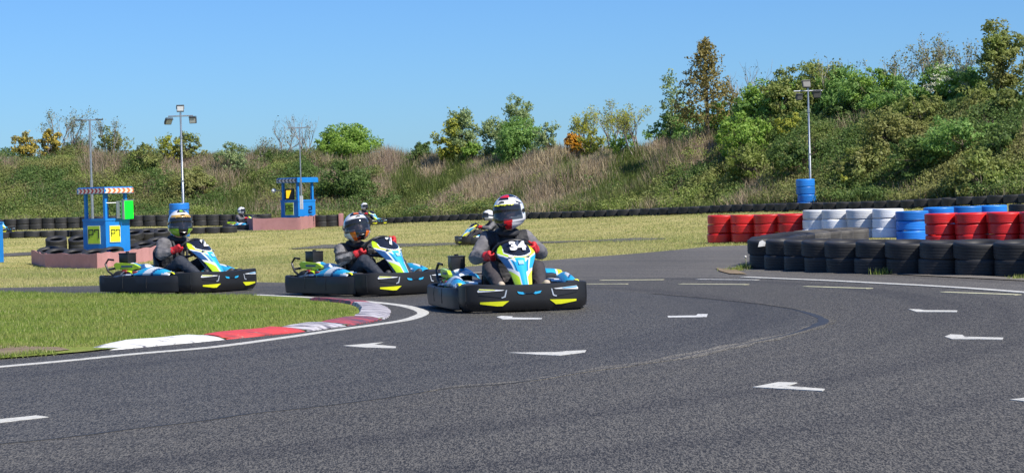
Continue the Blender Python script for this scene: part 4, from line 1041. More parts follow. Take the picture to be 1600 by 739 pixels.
fresh = vnoise(X2 * .9, D2 * .6, 23) + rg.normal(0, .16, len(X2)) > .56
for nm, q, m in (('dry_grass_cover', ~fresh, M_dry), ('green_grass_cover', fresh, M_fresh)):
    v, f_ = blades(X2[q], D2[q], hz(X2[q], D2[q]), hh[q] * .85, .03, .8, rg); o_ = npmesh(nm, v, f_, m); o_['kind'] = 'stuff'
# grass at the foot of the bank and stray stems
px, X, D, d = hill_points(30000, rg, .7, 3.2)
v, f_ = blades(X, D, hz(X, D), rg.uniform(.12, .45, len(X)), .03, .45, rg); o_ = npmesh('bank_foot_grass', v, f_, M_fresh); o_['kind'] = 'stuff'

# ============================================================ grass of the near verge and the lawns
M_gr1 = leafmat('verge_grass', [(0, (.15, .23, .03)), (.5, (.24, .33, .055)), (.85, (.34, .41, .1)), (1, (.58, .54, .27))], .45, .6, 1.3, (.36, .37, .11))
M_gr2 = leafmat('lawn_grass', [(0, (.22, .28, .07)), (.5, (.33, .37, .12)), (.85, (.46, .44, .18)), (1, (.58, .54, .28))], .45, .7, .35, (.52, .46, .22))
n = 330000
xx = rg.uniform(-9, -1.0, n); yy = rg.uniform(14, 25.2, n); k = pip(xx, yy, isl_xy); xx, yy = xx[k], yy[k]
KP = np.array([tuple(p[:2]) for i_, p in enumerate(kp) if i_ % 3 == 0 and cum[i_] > KE[0] - .05]); dist = np.full(len(xx), 9.)
for q in KP: dist = np.minimum(dist, np.hypot(xx - q[0], yy - q[1]))
keep = dist > .33 + .1 * vnoise(xx * 7, yy * 7, 2); xx, yy = xx[keep], yy[keep]
DP = np.array([tuple(G(x, y)[:2]) for x, y in [(5, 556), (45, 554), (85, 552)]]); dd_ = np.full(len(xx), 9.)
for q in DP: dd_ = np.minimum(dd_, np.hypot((xx - q[0]) * .8, (yy - q[1])))
keep = dd_ > .12 + .3 * vnoise(xx * 4, yy * 4, 6); xx, yy = xx[keep], yy[keep]
hgt = (.018 + .026 * vnoise(xx * 1.7, yy * 1.7, 8)) * rg.uniform(.5, 1.4, len(xx))
v, f_ = blades(xx, yy, isl(xx, yy) + .03, hgt, .010, 1.3, rg); o_ = npmesh('verge_grass', v, f_, M_gr1); o_['kind'] = 'stuff'
# lawns: denser near
roadp = [tuple(p[:2]) for p in road_poly]
n = 420000
Dn = 28.5 + 56 * rg.uniform(0, 1, n) ** 1.3; pxn = rg.uniform(-60, 1660, n); Xn = (pxn - 800) / FPX * Dn
k = (~pip(Xn, Dn, roadp)) & (Dn < drow(Xn) + .8); Xn, Dn = Xn[k], Dn[k]
hgt = (.02 + .035 * vnoise(Xn * .8, Dn * .5, 4)) * rg.uniform(.5, 1.4, len(Xn))
strips = [(G(980, 376), 1.3, .9)]
v, f_ = blades(Xn, Dn, hz(Xn, Dn), hgt, .012 * Dn / 28, 1.3, rg)
o_ = npmesh('lawn_grass', v, f_, M_gr2); o_['kind'] = 'stuff'
# weeds at the foot of the near tyres
def weed(px, py, h, n, label, lean=.8, head=False, w=.012):
    p = G(px, py); a = rg.normal(0, .07, (n, 2)); root_z = p.z + .02
    v, f_ = blades(p.x + a[:, 0], p.y + a[:, 1] * .6, np.full(n, root_z), h * rg.uniform(.5, 1.1, n), w, lean, rg)
    o = npmesh('grass_tuft', v - np.array([p.x, p.y, root_z]), f_, M_gr1); o.location = (p.x, p.y, root_z)
    return tag(o, label, 'weed')
weed(1392, 430, .085, 90, 'low spreading grass tuft at the foot of the middle black tyres')
weed(1380, 430, .09, 60, 'smaller grass tuft left of the spreading one by the black tyres')
weed(1300, 424, .07, 50, 'small dry grass tuft by the third black stack from the left end')
weed(1165, 421, .08, 120, 'flat patch of weeds at the left tip of the black tyre island')
weed(1150, 424, .06, 90, 'thin low weeds on the dirt just left of the tyre island')
weed(1590, 438, .06, 60, 'thin grass tuft by the rightmost near black tyres')
M_stalk = mat('weed_stalk', (.3, .33, .14), .8); M_clock = mat('dandelion_clock', (.62, .6, .55), .95)
for px_, py_, hh_, lab in ((1165, 418, .15, 'dandelion seed head standing left of the black tyre island'), (1229, 421, .14, 'short dandelion seed head before the second black stack'),
                      (1234.5, 422, .22, 'tall pale bare weed stalk before the black tyres'), (1355, 427, .07, 'tiny white seed head at the foot of the black tyres')):
    p = G(px_, py_); r_ = empty('dandelion', p, 0, lab, 'weed')
    mb = MB(); mb.tube([(0, 0, 0), (.01, 0, hh_ * .5), (-.005, 0, hh_)], [.006, .005, .004], 6); mb.build('stem', M_stalk, r_)
    mb = MB(); rr = .02 if 'stalk' not in lab else .009
    mb.lathe([(0, hh_ - rr), (rr * .7, hh_ - rr * .7), (rr, hh_), (rr * .7, hh_ + rr * .7), (0, hh_ + rr)], 10); mb.build('seed_head', M_clock, r_, smooth=60)

# ============================================================ shrubs and trees on the bank
P = plant; g1 = 'shrubs along the crest of the bank'
P('gorse_bush', 42, 205, 48, 10, 'gorse', 'yellow flowering gorse at the far left of the crest', 'bush', g1)
P('gorse_bush', 80, 203, 44, 10.6, 'gorse', 'yellow flowering gorse just right of the leftmost one', 'bush', g1)
P('sapling', 104, 166, 60, 12, 'twiggy', 'tall thin nearly bare sapling rising beside the yellow gorse', 'tree', g1, shape='bare', dens=1.6)
P('sapling', 132, 208, 34, 12, 'twiggy', 'small sparse bush right of the tall sapling', 'bush', g1, shape='sparse')
P('shrub', 178, 196, 56, 12, 'green', 'thin dark green bush right of the leftmost lamp post', 'bush', g1, dens=.5)
P('sapling', 170, 182, 34, 13, 'twiggy', 'faint bare twigs rising over the thin dark bush', 'bush', g1, shape='bare')
P('shrub', 268, 204, 42, 9, 'yellow', 'yellowish leafy bush left of the left floodlight mast', 'bush', g1, dens=.5)
P('shrub', 298, 206, 56, 9.4, 'green', 'round leafy bush behind the left floodlight mast', 'bush', g1, dens=.8)
P('shrub', 230, 224, 60, 11, 'green', 'low bush on the crest between two lamp posts', 'bush', g1, dens=.8)
P('shrub', 365, 222, 60, 12, 'grey', 'low grey green bush on the crest right of the left mast', 'bush', g1, dens=.5)
P('sapling', 446, 182, 42, 12, 'twiggy', 'bare branched bush left of the lamp post by the second booth', 'bush', g1, shape='bare', dens=.3)
P('sapling', 478, 178, 42, 12, 'twiggy', 'bare branched bush behind the lamp post by the second booth', 'bush', g1, shape='bare', dens=.3)
P('sapling', 415, 212, 40, 11, 'twiggy', 'low bare twigs on the crest left of the bare bushes', 'bush', g1, shape='bare', dens=.6)
P('shrub', 548, 194, 104, 11, 'bright', 'wide domed bright green bush on the left crest', 'bush', g1, dens=1.3, asp=.36)
P('shrub', 515, 203, 50, 10.5, 'bright', 'left shoulder of bright leaves beside the wide domed bush', 'bush', g1, asp=.5)
P('shrub', 663, 221, 34, 12, 'dark', 'low dark bush on the crest left of the yellow green one', 'bush', g1)
P('shrub', 728, 160, 50, 13.5, 'grey', 'tall grey green bush behind the yellow green one', 'bush', g1, dens=.8)
P('shrub', 711, 184, 62, 8.5, 'yellow', 'round yellow green bush lit by the sun at mid crest', 'bush', g1, dens=1.3)
P('shrub', 742, 222, 46, 6, 'bright', 'small bright bush on the slope below the yellow green one', 'bush', g1)
P('tree', 812, 146, 52, 15, 'grey', 'small round tree standing above the middle shrubs', 'tree', g1, shape='tree', dens=.7)
P('shrub', 776, 182, 64, 12, 'grey', 'pale leafy shrub below left of the small round tree', 'bush', g1, dens=.9)
P('shrub', 815, 180, 84, 11.5, 'elder', 'broad mid green shrub under the small round tree', 'bush', g1, dens=1.1, asp=.55)
P('shrub', 858, 184, 40, 12, 'grey', 'narrow pale shrub right of the broad mid green one', 'bush', g1, dens=.6)
P('gorse_bush', 897, 211, 26, 9, 'orange', 'small orange flowering bush on the middle crest', 'bush', g1)
P('sapling', 915, 166, 60, 12, 'yellow', 'sparse yellowish shrub above the small orange bush', 'bush', g1, shape='sparse', dens=1.6)
P('sapling', 957, 152, 60, 13, 'yellow', 'taller sparse twiggy shrub at mid crest', 'bush', g1, shape='sparse', dens=1)
P('sapling', 1003, 156, 66, 13, 'yellow', 'sparse twiggy shrub left of the bronze tree', 'bush', g1, shape='sparse', dens=1)
P('shrub', 930, 200, 60, 10, 'yellow', 'low yellow green shrub below the sparse ones', 'bush', g1, dens=.5)
P('shrub', 975, 203, 60, 10, 'bright', 'low fresh green shrub below the sparse ones', 'bush', g1, dens=.6)
P('tree', 1053, 108, 40, 15, 'grey', 'slim light green tree left of the bronze tree', 'tree', g1, shape='tree', dens=.35)
P('tree', 1107, 60, 118, 14, 'brown', 'tall bronze leaved pointed tree on the crest', 'tree', g1, shape='cone', dens=.42, asp=1.05)
P('sapling', 1166, 96, 52, 15, 'twiggy', 'bare sapling right of the bronze tree', 'tree', g1, shape='bare', dens=.2)
for i, (a, b_, w, dd, st, lab) in enumerate([
    (1045, 174, 60, 10.5, 'elder', 'leafy green bush below the slim light green tree'), (1090, 168, 80, 10.5, 'elder', 'leafy green bush right below the bronze tree'),
    (1140, 152, 70, 11, 'bright', 'leafy bush right of the bronze tree foot'), (1185, 138, 80, 11, 'elder', 'leafy bush between the bronze tree and the right mast'),
    (1228, 104, 66, 13, 'green', 'tall bush behind the left side of the right mast'), (1285, 82, 90, 14, 'green', 'tallest round bush behind the right floodlight mast'),
    (1220, 140, 80, 9.5, 'elder', 'bush in front of the tall one left of the right mast'), (1235, 178, 60, 7.5, 'yellow', 'yellowish bush left of the right mast at mid slope'),
    (1285, 145, 90, 8, 'grey', 'grey green bush right behind the right floodlights'), (1345, 120, 90, 11, 'elder', 'rounded bush right of the right floodlight mast'),
    (1330, 150, 70, 7.5, 'dark', 'dark bush on the slope right of the floodlights'), (1410, 118, 90, 11, 'elder', 'green bush below the tall sparse row'),
    (1478, 100, 110, 10, 'elder', 'broad green elder with cream blossom'), (1440, 145, 80, 7.5, 'green', 'bush below left of the blossoming elder'),
    (1535, 130, 80, 9, 'green', 'bush right of the blossoming elder'), (1590, 132, 80, 8.5, 'green', 'bush under the tall tree at the right edge'),
    (1250, 215, 90, 4, 'dark', 'dark bush low on the slope left of the right mast'), (1330, 276, 40, 1.8, 'yellow', 'yellow green shrub at the bank foot right of the right mast'),
    (1650, 110, 90, 11, 'elder', 'bush beyond the right picture edge'),
    (1195, 124, 70, 12, 'bright', 'light green bush rising just right of the bare sapling'), (1262, 112, 80, 11, 'bright', 'light green bush left behind the right floodlights'),
    (1312, 104, 80, 12, 'elder', 'round fresh bush right behind the right floodlights'), (1372, 104, 90, 12, 'bright', 'light green bush below the leftmost tall sapling'),
    (1522, 104, 80, 12, 'elder', 'fresh bush between the blossoming elder and the tall tree'), (1395, 172, 110, 6.5, 'green', 'broad bush high on the slope right of the right mast'), (1500, 178, 110, 6, 'elder', 'broad bush on the slope under the blossoming elder'),
    (1575, 190, 90, 5.5, 'dark', 'dark bush on the slope at the right picture edge'), (1440, 214, 100, 4.5, 'dark', 'dark low bush halfway down the right slope'),
    (1350, 222, 90, 4, 'green', 'low green bush halfway down the slope right of the mast'), (1530, 236, 110, 3.6, 'green', 'lowest broad bush near the bank foot at the right'),
    (1180, 226, 80, 5, 'green', 'low bush on the slope between the dry grass and the right mast'),
    (1100, 188, 70, 8, 'elder', 'low fresh bush on the slope under the bronze tree'),
    (1165, 178, 90, 8.5, 'bright', 'low light bush on the slope below the bare sapling'),
    (300, 262, 70, 5, 'green', 'bush on the slope behind the left floodlight mast'), (540, 256, 90, 3.6, 'dark', 'dark rounded bush on the slope right of the second booth')]):
    P('shrub', a, b_, w * 1.15, dd, st, lab, 'bush', g1, dens=1.0, asp=.6)
for a, b_, w, lab in ((1385, 78, 50, 'leftmost sparse tall sapling of the right row'), (1425, 54, 60, 'second sparse tall sapling of the right row'), (1468, 48, 56, 'third sparse tall sapling of the right row'),
                 (1502, 58, 46, 'rightmost sparse tall sapling of the right row')):
    P('sapling', a, b_, w, 14.5, 'twiggy', lab, 'tree', g1, shape='sparse', dens=1)
P('sapling', 1318, 84, 36, 14.5, 'twiggy', 'nearly bare sapling behind the right mast bushes', 'tree', g1, shape='bare')
P('tree', 1570, 26, 86, 13, 'green', 'tall leafy tree at the right edge of the crest', 'tree', g1, shape='tree', dens=.95)
P('tree', 1640, 30, 90, 13, 'green', 'second tall tree cut by the right picture edge', 'tree', g1, shape='tree')
# elder blossom
eld = [o for o in COL.objects if o.get('label') == 'broad green elder with cream blossom'][0]
C = []
for k in range(26):
    c = np.array([rng.uniform(-.9, .9), -1.15 + rng.uniform(-.1, .15), rng.uniform(.7, 1.5)]); C.append(c + rng.normal(0, 1, (40, 3)) * np.array([.07, .05, .025]))
v, f_ = leaves(np.vstack(C), .045, rng); npmesh('blossom', v, f_, ML['flower'], eld)
# ============================================================ tyres
def rubber(name, a, b_, rough=.6, dust=(.1, .092, .082), thr=.62):
    m, nt, b = basemat(name); tc = N(nt, 'ShaderNodeTexCoord'); oi = N(nt, 'ShaderNodeObjectInfo')
    ad = N(nt, 'ShaderNodeVectorMath', operation='MULTIPLY_ADD'); nt.links.new(oi.outputs['Random'], ad.inputs[0]); ad.inputs[1].default_value = (37, 21, 13); nt.links.new(tc.outputs['Object'], ad.inputs[2])
    n = N(nt, 'ShaderNodeTexNoise'); n.inputs['Scale'].default_value = 3.5; n.inputs['Detail'].default_value = 9; n.inputs['Roughness'].default_value = .7; nt.links.new(ad.outputs[0], n.inputs['Vector'])
    rp = ramp(nt, [(.3, a), (thr, b_), (thr + .14, dust)], n.outputs['Fac'])
    hs = N(nt, 'ShaderNodeHueSaturation'); mr = N(nt, 'ShaderNodeMapRange'); mr.inputs[3].default_value = .75; mr.inputs[4].default_value = 1.25; nt.links.new(oi.outputs['Random'], mr.inputs[0])
    nt.links.new(mr.outputs[0], hs.inputs['Value']); nt.links.new(rp.outputs[0], hs.inputs['Color']); nt.links.new(hs.outputs[0], b.inputs['Base Color'])
    b.inputs['Roughness'].default_value = rough
    bp = N(nt, 'ShaderNodeBump'); bp.inputs['Strength'].default_value = .3; bp.inputs['Distance'].default_value = .01; nt.links.new(n.outputs['Fac'], bp.inputs['Height']); nt.links.new(bp.outputs[0], b.inputs['Normal'])
    return m
M_rub = rubber('black_rubber', (.013, .013, .0145), (.026, .0255, .026), .6)
M_rubold = rubber('dusty_rubber', (.045, .042, .039), (.095, .088, .078), .8, (.15, .138, .12), .5)
M_tred = rubber('red_tyre_paint', (.62, .02, .02), (.5, .02, .018), .4, (.3, .03, .03), .66)
M_twhite = rubber('white_tyre_paint', (.86, .87, .88), (.8, .81, .83), .45, (.55, .55, .53), .64)
M_tblue = rubber('blue_tyre_paint', (.02, .2, .62), (.018, .17, .55), .4, (.03, .12, .33), .66)
def tyre_mesh(name, R, w, m, ri=None, groove=4, seg=40):
    ri = ri or R * .58; h = w / 2; mb = MB(); prof = []
    # outer tread with circumferential grooves, rounded shoulders, hollow inside
    prof += [(ri, h * .55), (ri + .01, h * .75), (ri + (R - ri) * .35, h * .98), (ri + (R - ri) * .62, h), (R * .95, h * .965), (R * .982, h * .9), (R * .996, h * .8)]
    gs = np.linspace(h * .7, -h * .7, groove + 1)
    for i in range(groove):
        z1 = gs[i]; z0 = gs[i + 1]; e = .006
        prof += [(R, z1), (R + .001, (z1 + z0) / 2), (R, z0 + e), (R - .004, z0 + e * .6), (R - .004, z0 - e * .2)]
    prof += [(R * .996, -h * .8), (R * .982, -h * .9), (R * .95, -h * .965), (ri + (R - ri) * .62, -h), (ri + (R - ri) * .35, -h * .98), (ri + .01, -h * .75), (ri, -h * .55)]
    prof += [(ri + .012, -h * .5), (R * .9, -h * .78), (R * .93, 0), (R * .9, h * .78), (ri + .012, h * .5)]
    mb.lathe(prof, seg, closed=True); o = mb.build(name, m, smooth=35); me = o.data; bpy.data.objects.remove(o); return me
ORD = ['first', 'second', 'third', 'fourth', 'fifth', 'sixth', 'seventh', 'eighth', 'ninth', 'tenth', 'eleventh', 'twelfth', 'thirteenth', 'fourteenth', 'fifteenth', 'sixteenth', 'seventeenth', 'eighteenth', 'nineteenth']
TENS = {2: 'twenty', 3: 'thirty', 4: 'forty', 5: 'fifty', 6: 'sixty', 7: 'seventy'}; TENTH = {2: 'twentieth', 3: 'thirtieth', 4: 'fortieth', 5: 'fiftieth', 6: 'sixtieth', 7: 'seventieth'}
def ordw(n):
    if n <= 19: return ORD[n - 1]
    t, u = divmod(n, 10); return TENTH[t] if u == 0 else TENS[t] + '-' + ORD[u - 1]
def tyre(me, p, label, group, tilt=.015, jit=.01, name='tyre', nod=0):
    o = bpy.data.objects.new(name, me); COL.objects.link(o)
    o.location = (p[0] + random.uniform(-jit, jit), p[1] + random.uniform(-jit, jit), p[2])
    o.rotation_mode = 'ZYX'; o.rotation_euler = (nod + random.uniform(-tilt, tilt), random.uniform(-tilt, tilt), random.uniform(0, 6.28))
    k = random.uniform(.97, 1.025); o.scale = (k * random.uniform(.985, 1.015), k, 1); return tag(o, label, 'tyre', group)
def spaced(path, sp, start=0):
    """points every sp metres along a ground path"""
    P = [Vector((p[0], p[1], 0)) for p in path]; out = []; need = start
    for a, b in zip(P, P[1:]):
        L = (b - a).length
        while need <= L: out.append(a.lerp(b, need / L)); need += sp
        need -= L
    return out
LEV = {2: ['lower', 'upper'], 3: ['bottom', 'middle', 'top'], 1: [''], 4: ['lowest', 'second lowest', 'second highest', 'topmost'], 5: ['lowest', 'second lowest', 'middle', 'second highest', 'topmost']}
T_near = tyre_mesh('near_tyre', .31, .2, M_rub); T_nearold = tyre_mesh('near_tyre_dusty', .31, .2, M_rubold)
# near island of black tyres: front arm, from the tip to the right
tip = at(1183, 29.6)
front = [at(1207, 28.9), at(1330, 26.7), at(1500, 25.0), at(1640, 23.9), at(1850, 22.0)]
front = crom([Vector(p) for p in front], 6)
pts = spaced(front, .585)
for i, p in enumerate(pts):
    for l in range(2):
        z = h1(p.x, p.y) + .105 + .2 * l
        tyre(T_near, (p.x, p.y, z), f'{LEV[2][l]} tyre of the {ordw(i + 1)} stack from the tip, near side of the island', 'black tyres of the near island', .02, .02, nod=.07 * l)
back = crom([Vector(p) for p in [at(1209, 29.9), at(1218, 30.9), at(1243, 32.2), at(1290, 33.9), at(1345, 35.3)]], 6)
pb = spaced(back, .6)
for i, p in enumerate(pb):
    for l in range(2):
        z = h1(p.x, p.y) + .105 + .2 * l; old = l == 1 and i >= 4
        tyre(T_nearold if i >= 5 else T_near, (p.x, p.y, z), f'{"dusty " if i >= 5 else ""}{LEV[2][l]} tyre of the {ordw(i + 1)} stack from the tip, far side of the island', 'black tyres of the near island', .02, .02, nod=.07 * l)
# white chip and paint marks on the near tyres
M_chip = paint('white_chip', (.72, .72, .7), (.4, .4, .4), .62, 20)
# coloured wall
T_red = tyre_mesh('red_tyre', .3, .185, M_tred); T_whi = tyre_mesh('white_tyre', .3, .185, M_twhite); T_blu = tyre_mesh('blue_tyre', .3, .185, M_tblue)
W = .188
def xat(px, D): return at(px, D)
D0 = 43.2; a_ = Vector(at(1131, D0)); dirv = Vector((.80, -.60, 0))
def scol(n0, n, me, cname, origin, dv, grp, where, sp=.6, z3=3, zoff=0):
    for i in range(n):
        p = origin + dv * (sp * (i + n0))
        for l in range(z3):
            z = h1(p.x, p.y) + .1 + W * l + zoff
            tyre(me, (p.x, p.y, z), f'{LEV[z3][l]} {cname} tyre of the {ordw(i + 1)} {cname} stack {where}', grp, .02, .015)
gA = 'painted tyres of the coloured wall'
# solve columns so that the stacks land where the photo shows them
def row(pxs, Ds, me, cname, where, z3=3, zoff=0.0, bottom=None):
    for i, (x, D) in enumerate(zip(pxs, Ds)):
        p = at(x, D)
        for l in range(z3):
            tyre(me, (p.x, p.y, h1(p.x, p.y) + .1 + W * l + zoff), f'{LEV[z3][l]} {cname} tyre, {ordw(i + 1)} stack {where}', gA, .02, .01)
row([1130, 1166.5, 1203.5, 1241], [44.0, 43.55, 43.1, 42.7], T_red, 'red', 'from the left in the far red run', zoff=.02)
row([1280, 1311, 1350, 1390], [42.2, 41.7, 41.2, 40.7], T_whi, 'white', 'from the left in the coloured wall', zoff=.09)
row([1428], [40.2], T_blu, 'blue', 'of blue, directly right of the white stacks', zoff=.04)
row([1470, 1513, 1553], [40.8, 41.3, 41.8], T_blu, 'blue', 'of the blue row behind the near red stacks', zoff=.09)
row([1474, 1523, 1573, 1624, 1676, 1728], [37.0, 36.6, 36.2, 35.8, 35.4, 35.0], T_red, 'red', 'from the left in the near red run', zoff=.02)
for i, (x, D) in enumerate([(1603, 40.9), (1648, 40.4)]):
    p = at(x, D)
    for l in range(3): tyre(T_near, (p.x, p.y, h1(p.x, p.y) + .15 + .21 * l), f'{LEV[3][l]} tyre, {["left", "right"][i]} black stack behind the blue ones at the right edge', 'black tyres behind the coloured wall')
# long single row under the bank
T_far = tyre_mesh('far_tyre', .31, .22, M_rub, groove=3, seg=30)
path = [(X_, float(drow(X_))) for X_ in np.linspace(-5.5, 16.5, 60)]
for i, p in enumerate(spaced(path, .6)):
    z = h1(p.x, p.y) + .12; tyre(T_far, (p.x, p.y, z), f'{ordw(i + 1)} tyre from the left, long single row under the bank', 'black tyres of the long row under the bank', .05, .03)
# left double-height back row and single front row
path = [at(x, 83.5) for x in (-40, 60, 200, 300, 425)]
for i, p in enumerate(spaced(path, .5)):
    for l in range(2): tyre(T_far, (p.x, p.y, h1(p.x, p.y) + .12 + .22 * l), f'{LEV[2][l]} tyre of the {ordw(i + 1)} stack from the left, two-high left back row', 'black tyres of the left back row', .03)
path = [at(x, 73.2) for x in (-40, 60, 200, 300, 368)]
for i, p in enumerate(spaced(path, .52)):
    tyre(T_far, (p.x, p.y, h1(p.x, p.y) + .11), f'{ordw(i + 1)} tyre from the left in the one-high left front row', 'black tyres of the left front row', .05)
for i, x in enumerate((505, 520)):
    p = at(x, 80)
    for l in range(2): tyre(T_far, (p.x, p.y, h1(p.x, p.y) + .12 + .22 * l), f'{LEV[2][l]} black tyre of the {["left", "right"][i]} stack just right of the second booth wall', 'black tyres by the second booth')
# blue tyre stacks round the floodlight masts
T_blub = tyre_mesh('blue_mast_tyre', .33, .225, M_tblue)
def mast_stack(px, D, n, lab, R=1.0):
    p = at(px, D)
    for l in range(n):
        o = tyre(T_blub, (p.x, p.y, p.z + .115 + .225 * l), f'{LEV[n][l]} blue tyre round the foot of the {lab} floodlight mast', f'blue tyres round the {lab} mast', .03, .02); o.scale = (R, R, 1)
    return p
pm1 = mast_stack(282.5, 71.5, 5, 'left', 1.02)
pm2 = mast_stack(1262, 62.3, 4, 'right', .84)
# pink belt walls round the marshal booths
M_pink = rubber('pink_belt', (.46, .23, .23), (.4, .19, .19), .75, (.3, .16, .15), .6)
M_pink.node_tree.nodes
def belt(name, corners, h, label, base=None, scal=.5, cap=None):
    c = [Vector((p[0], p[1], 0)) for p in corners]; pts = []
    for a, b in zip(c, c[1:]):
        L = (b - a).length; n = max(4, int(L / .06)); nn = Vector((-(b - a).y, (b - a).x, 0)).normalized()
        for i in range(n):
            t = i / n; s = (t * L / 1.9) % 1
            pts.append(a.lerp(b, t) + nn * (.05 * (abs(math.sin(math.pi * s)) ** .6) - .03))
    pts.append(c[-1])
    vs = []; fs = []; n = len(pts)
    for i, p in enumerate(pts):
        t = (pts[min(i + 1, n - 1)] - pts[max(i - 1, 0)]).normalized(); q = Vector((-t.y, t.x, 0)) * .012; z = h1(p.x, p.y)
        w1 = .012 * math.sin(i * .31) + .01 * math.sin(i * .11 + 1)
        for (k, zz) in ((1, -.02), (1, h * .5), (1, h + w1), (-1, h + w1), (-1, h * .5), (-1, -.02)):
            vs.append((p.x + q.x * k * (1 if zz != h * .5 else 1.0), p.y + q.y * k, z + zz))
    for i in range(n - 1):
        for j in range(6): j2 = (j + 1) % 6; fs.append((i * 6 + j, i * 6 + j2, (i + 1) * 6 + j2, (i + 1) * 6 + j))
    fs += [tuple(range(6)), tuple(range((n - 1) * 6, n * 6))]
    mb = MB(); mb.add(vs, fs); o = mb.build(name, M_pink, smooth=50); return tag(o, label, 'barrier wall', 'pink belts wrapped round the booth tyre walls')
A1 = at(53, 62.4, -.5); B1 = at(74, 59.6, -.5); C1 = at(152, 56.8, -.52); E1 = at(172, 58.2, -.52); F1 = at(262, 64.0, -.5)
belt('rubber_belt', [A1, B1, C1, E1, F1, at(285, 66.5, -.45)], .40, 'dusty pink rubber belt wrapped round the tyres of the first booth')
T_bo = tyre_mesh('booth_tyre', .34, .22, M_rub)
bt = [(79, 61.9), (93, 60.6), (121, 59.4), (149, 58.4), (179, 60.4), (203, 62.0), (227, 63.5), (251, 65.0), (125, 66.5), (210, 68.2), (232, 68.6), (252, 68.6), (90, 66.5)]
nm = ['leftmost', 'second from the left', 'third from the left', 'nearest corner', 'right of the booth corner', 'second right of the booth', 'third right of the booth', 'fourth right of the booth', 'behind the booth on the left', 'first of the rear three', 'middle of the rear three', 'last of the rear three', 'rear left']
for (x, D), lb in zip(bt, nm):
    p = at(x, D)
    for l in range(2):
        tyre(T_bo, (p.x, p.y, p.z + .12 + .22 * l), f'{LEV[2][l]} black tyre inside the first booth wall, {lb}', 'black tyres inside the first booth wall', .05 if l else .02, .03, nod=.26 * l)
belt('rubber_belt', [at(372, 80.5), at(390, 77.6), at(398, 76.4), at(470, 76.0), at(497, 80.5)], .46, 'dusty pink rubber belt wrapped round the tyres of the second booth')
bt2 = [(405, 78), (424, 77.8), (443, 77.7), (462, 77.8), (480, 79.6), (396, 80)]
for i, (x, D) in enumerate(bt2):
    p = at(x, D)
    for l in range(2): tyre(T_far, (p.x, p.y, p.z + .12 + .21 * l), f'{LEV[2][l]} tyre inside the second booth wall, {ordw(i + 1)} from its left front', 'black tyres inside the second booth wall')
mb = MB(); p = at(535, 80); mb.box((0, 0, .25), (.16, .5, .5), bev=.03); o = mb.build('belt_end', M_pink, smooth=50); o.location = p; tag(o, 'short pink rubber end piece right of the two black stacks', 'barrier wall')
# small marks on near tyres
def chip(px, py, D, pts, label):
    p = Vector(ray(px, py)) ; p = p / p.y * D + Vector((0, 0, H)); mb = MB(); mb.prism(pts, -.004, .004, mx=Matrix.Rotation(math.pi / 2, 4, 'X')); o = mb.build('paint_chip', M_chip); o.location = p; tag(o, label, 'scrap')
chip(1190, 381, 28.6, [(-.05, -.04), (.045, -.03), (.055, .02), (.01, .05), (-.03, .03)], 'white scrap of tape on the leftmost near black stack')
# ============================================================ booths and masts
M_blue = mat('blue_board', (.012, .22, .62), .45, c2=(.01, .19, .55), scale=5, amt=.6, dirt=((.03, .12, .3), 7, .68))
M_bluedk = M_blue
M_sign = mat('sign_lime', (.5, .72, .03), .5, c2=(.44, .66, .03), scale=6)
M_signY = mat('sign_yellow', (.86, .88, .02), .5, c2=(.8, .82, .03), scale=6)
M_signb = mat('sign_border', (.7, .75, .5), .5)
M_blk = mat('sign_black', (.02, .02, .02), .5)
M_chR = mat('chevron_red', (.4, .04, .04), .5); M_chW = mat('chevron_white', (.62, .62, .6), .5)
M_chRsun = mat('chevron_red_sunlit', (.75, .2, .06), .5); M_chWsun = mat('chevron_white_sunlit', (.85, .75, .6), .5); M_chD = mat('chevron_dark', (.1, .1, .11), .5)  # orange and cream tones: the red and white with sunlight in the colour
M_galv = mat('galvanised_steel', (.46, .48, .5), .42, .85, c2=(.36, .38, .4), scale=12, amt=.5)
M_lamp = mat('lamp_housing', (.08, .08, .085), .5, .3); M_lens = mat('lamp_glass', (.45, .47, .46), .15, c2=(.38, .4, .4), scale=30)
def emis(name, c, s):
    m, nt, b = basemat(name); b.inputs['Base Color'].default_value = (*[x * .6 for x in c], 1); b.inputs['Emission Color'].default_value = (*c, 1); b.inputs['Emission Strength'].default_value = s; return m
M_green = emis('green_signal', (.0, 1, .03), .75); M_amber = emis('amber_signal', (1, .62, .01), .8)
def stroke(mb, pl, t, T):
    """thick stroke through 2-D points, T maps (x, y, depth) to 3-D"""
    for a, b in zip(pl, pl[1:]):
        a = Vector(a); b = Vector(b); d = (b - a).normalized(); n = Vector((-d.y, d.x)) * t / 2; e = d * t / 2
        c = [a - e + n, b + e + n, b + e - n, a - e - n]
        o = len(mb.v)
        vs = [T(p.x, p.y, z) for z in (0, .006) for p in c]
        mb.add(vs, [(0, 1, 2, 3), (7, 6, 5, 4), (0, 4, 5, 1), (1, 5, 6, 2), (2, 6, 7, 3), (3, 7, 4, 0)])
GL = {'P': [[(0, 0), (0, 1), (.75, 1), (.75, .42), (0, .42)]], '7': [[(0, .78), (0, 1), (.7, 1), (.7, 0)]], '6': [[(.75, 1), (0, 1), (0, 0), (.75, 0), (.75, .5), (0, .5)]],
      '2': [[(0, 1), (.7, 1), (.7, .5), (0, .5), (0, 0), (.7, 0)]], '0': [[(0, 0), (0, 1), (.7, 1), (.7, 0), (0, 0)]]}
def glyphs(mb, txt, T, x, y, h, t, gap=.3):
    for ch in txt:
        for pl in GL[ch]: stroke(mb, [(x + a * h, y + b * h) for a, b in pl], t, T)
        x += h * (.75 + gap)
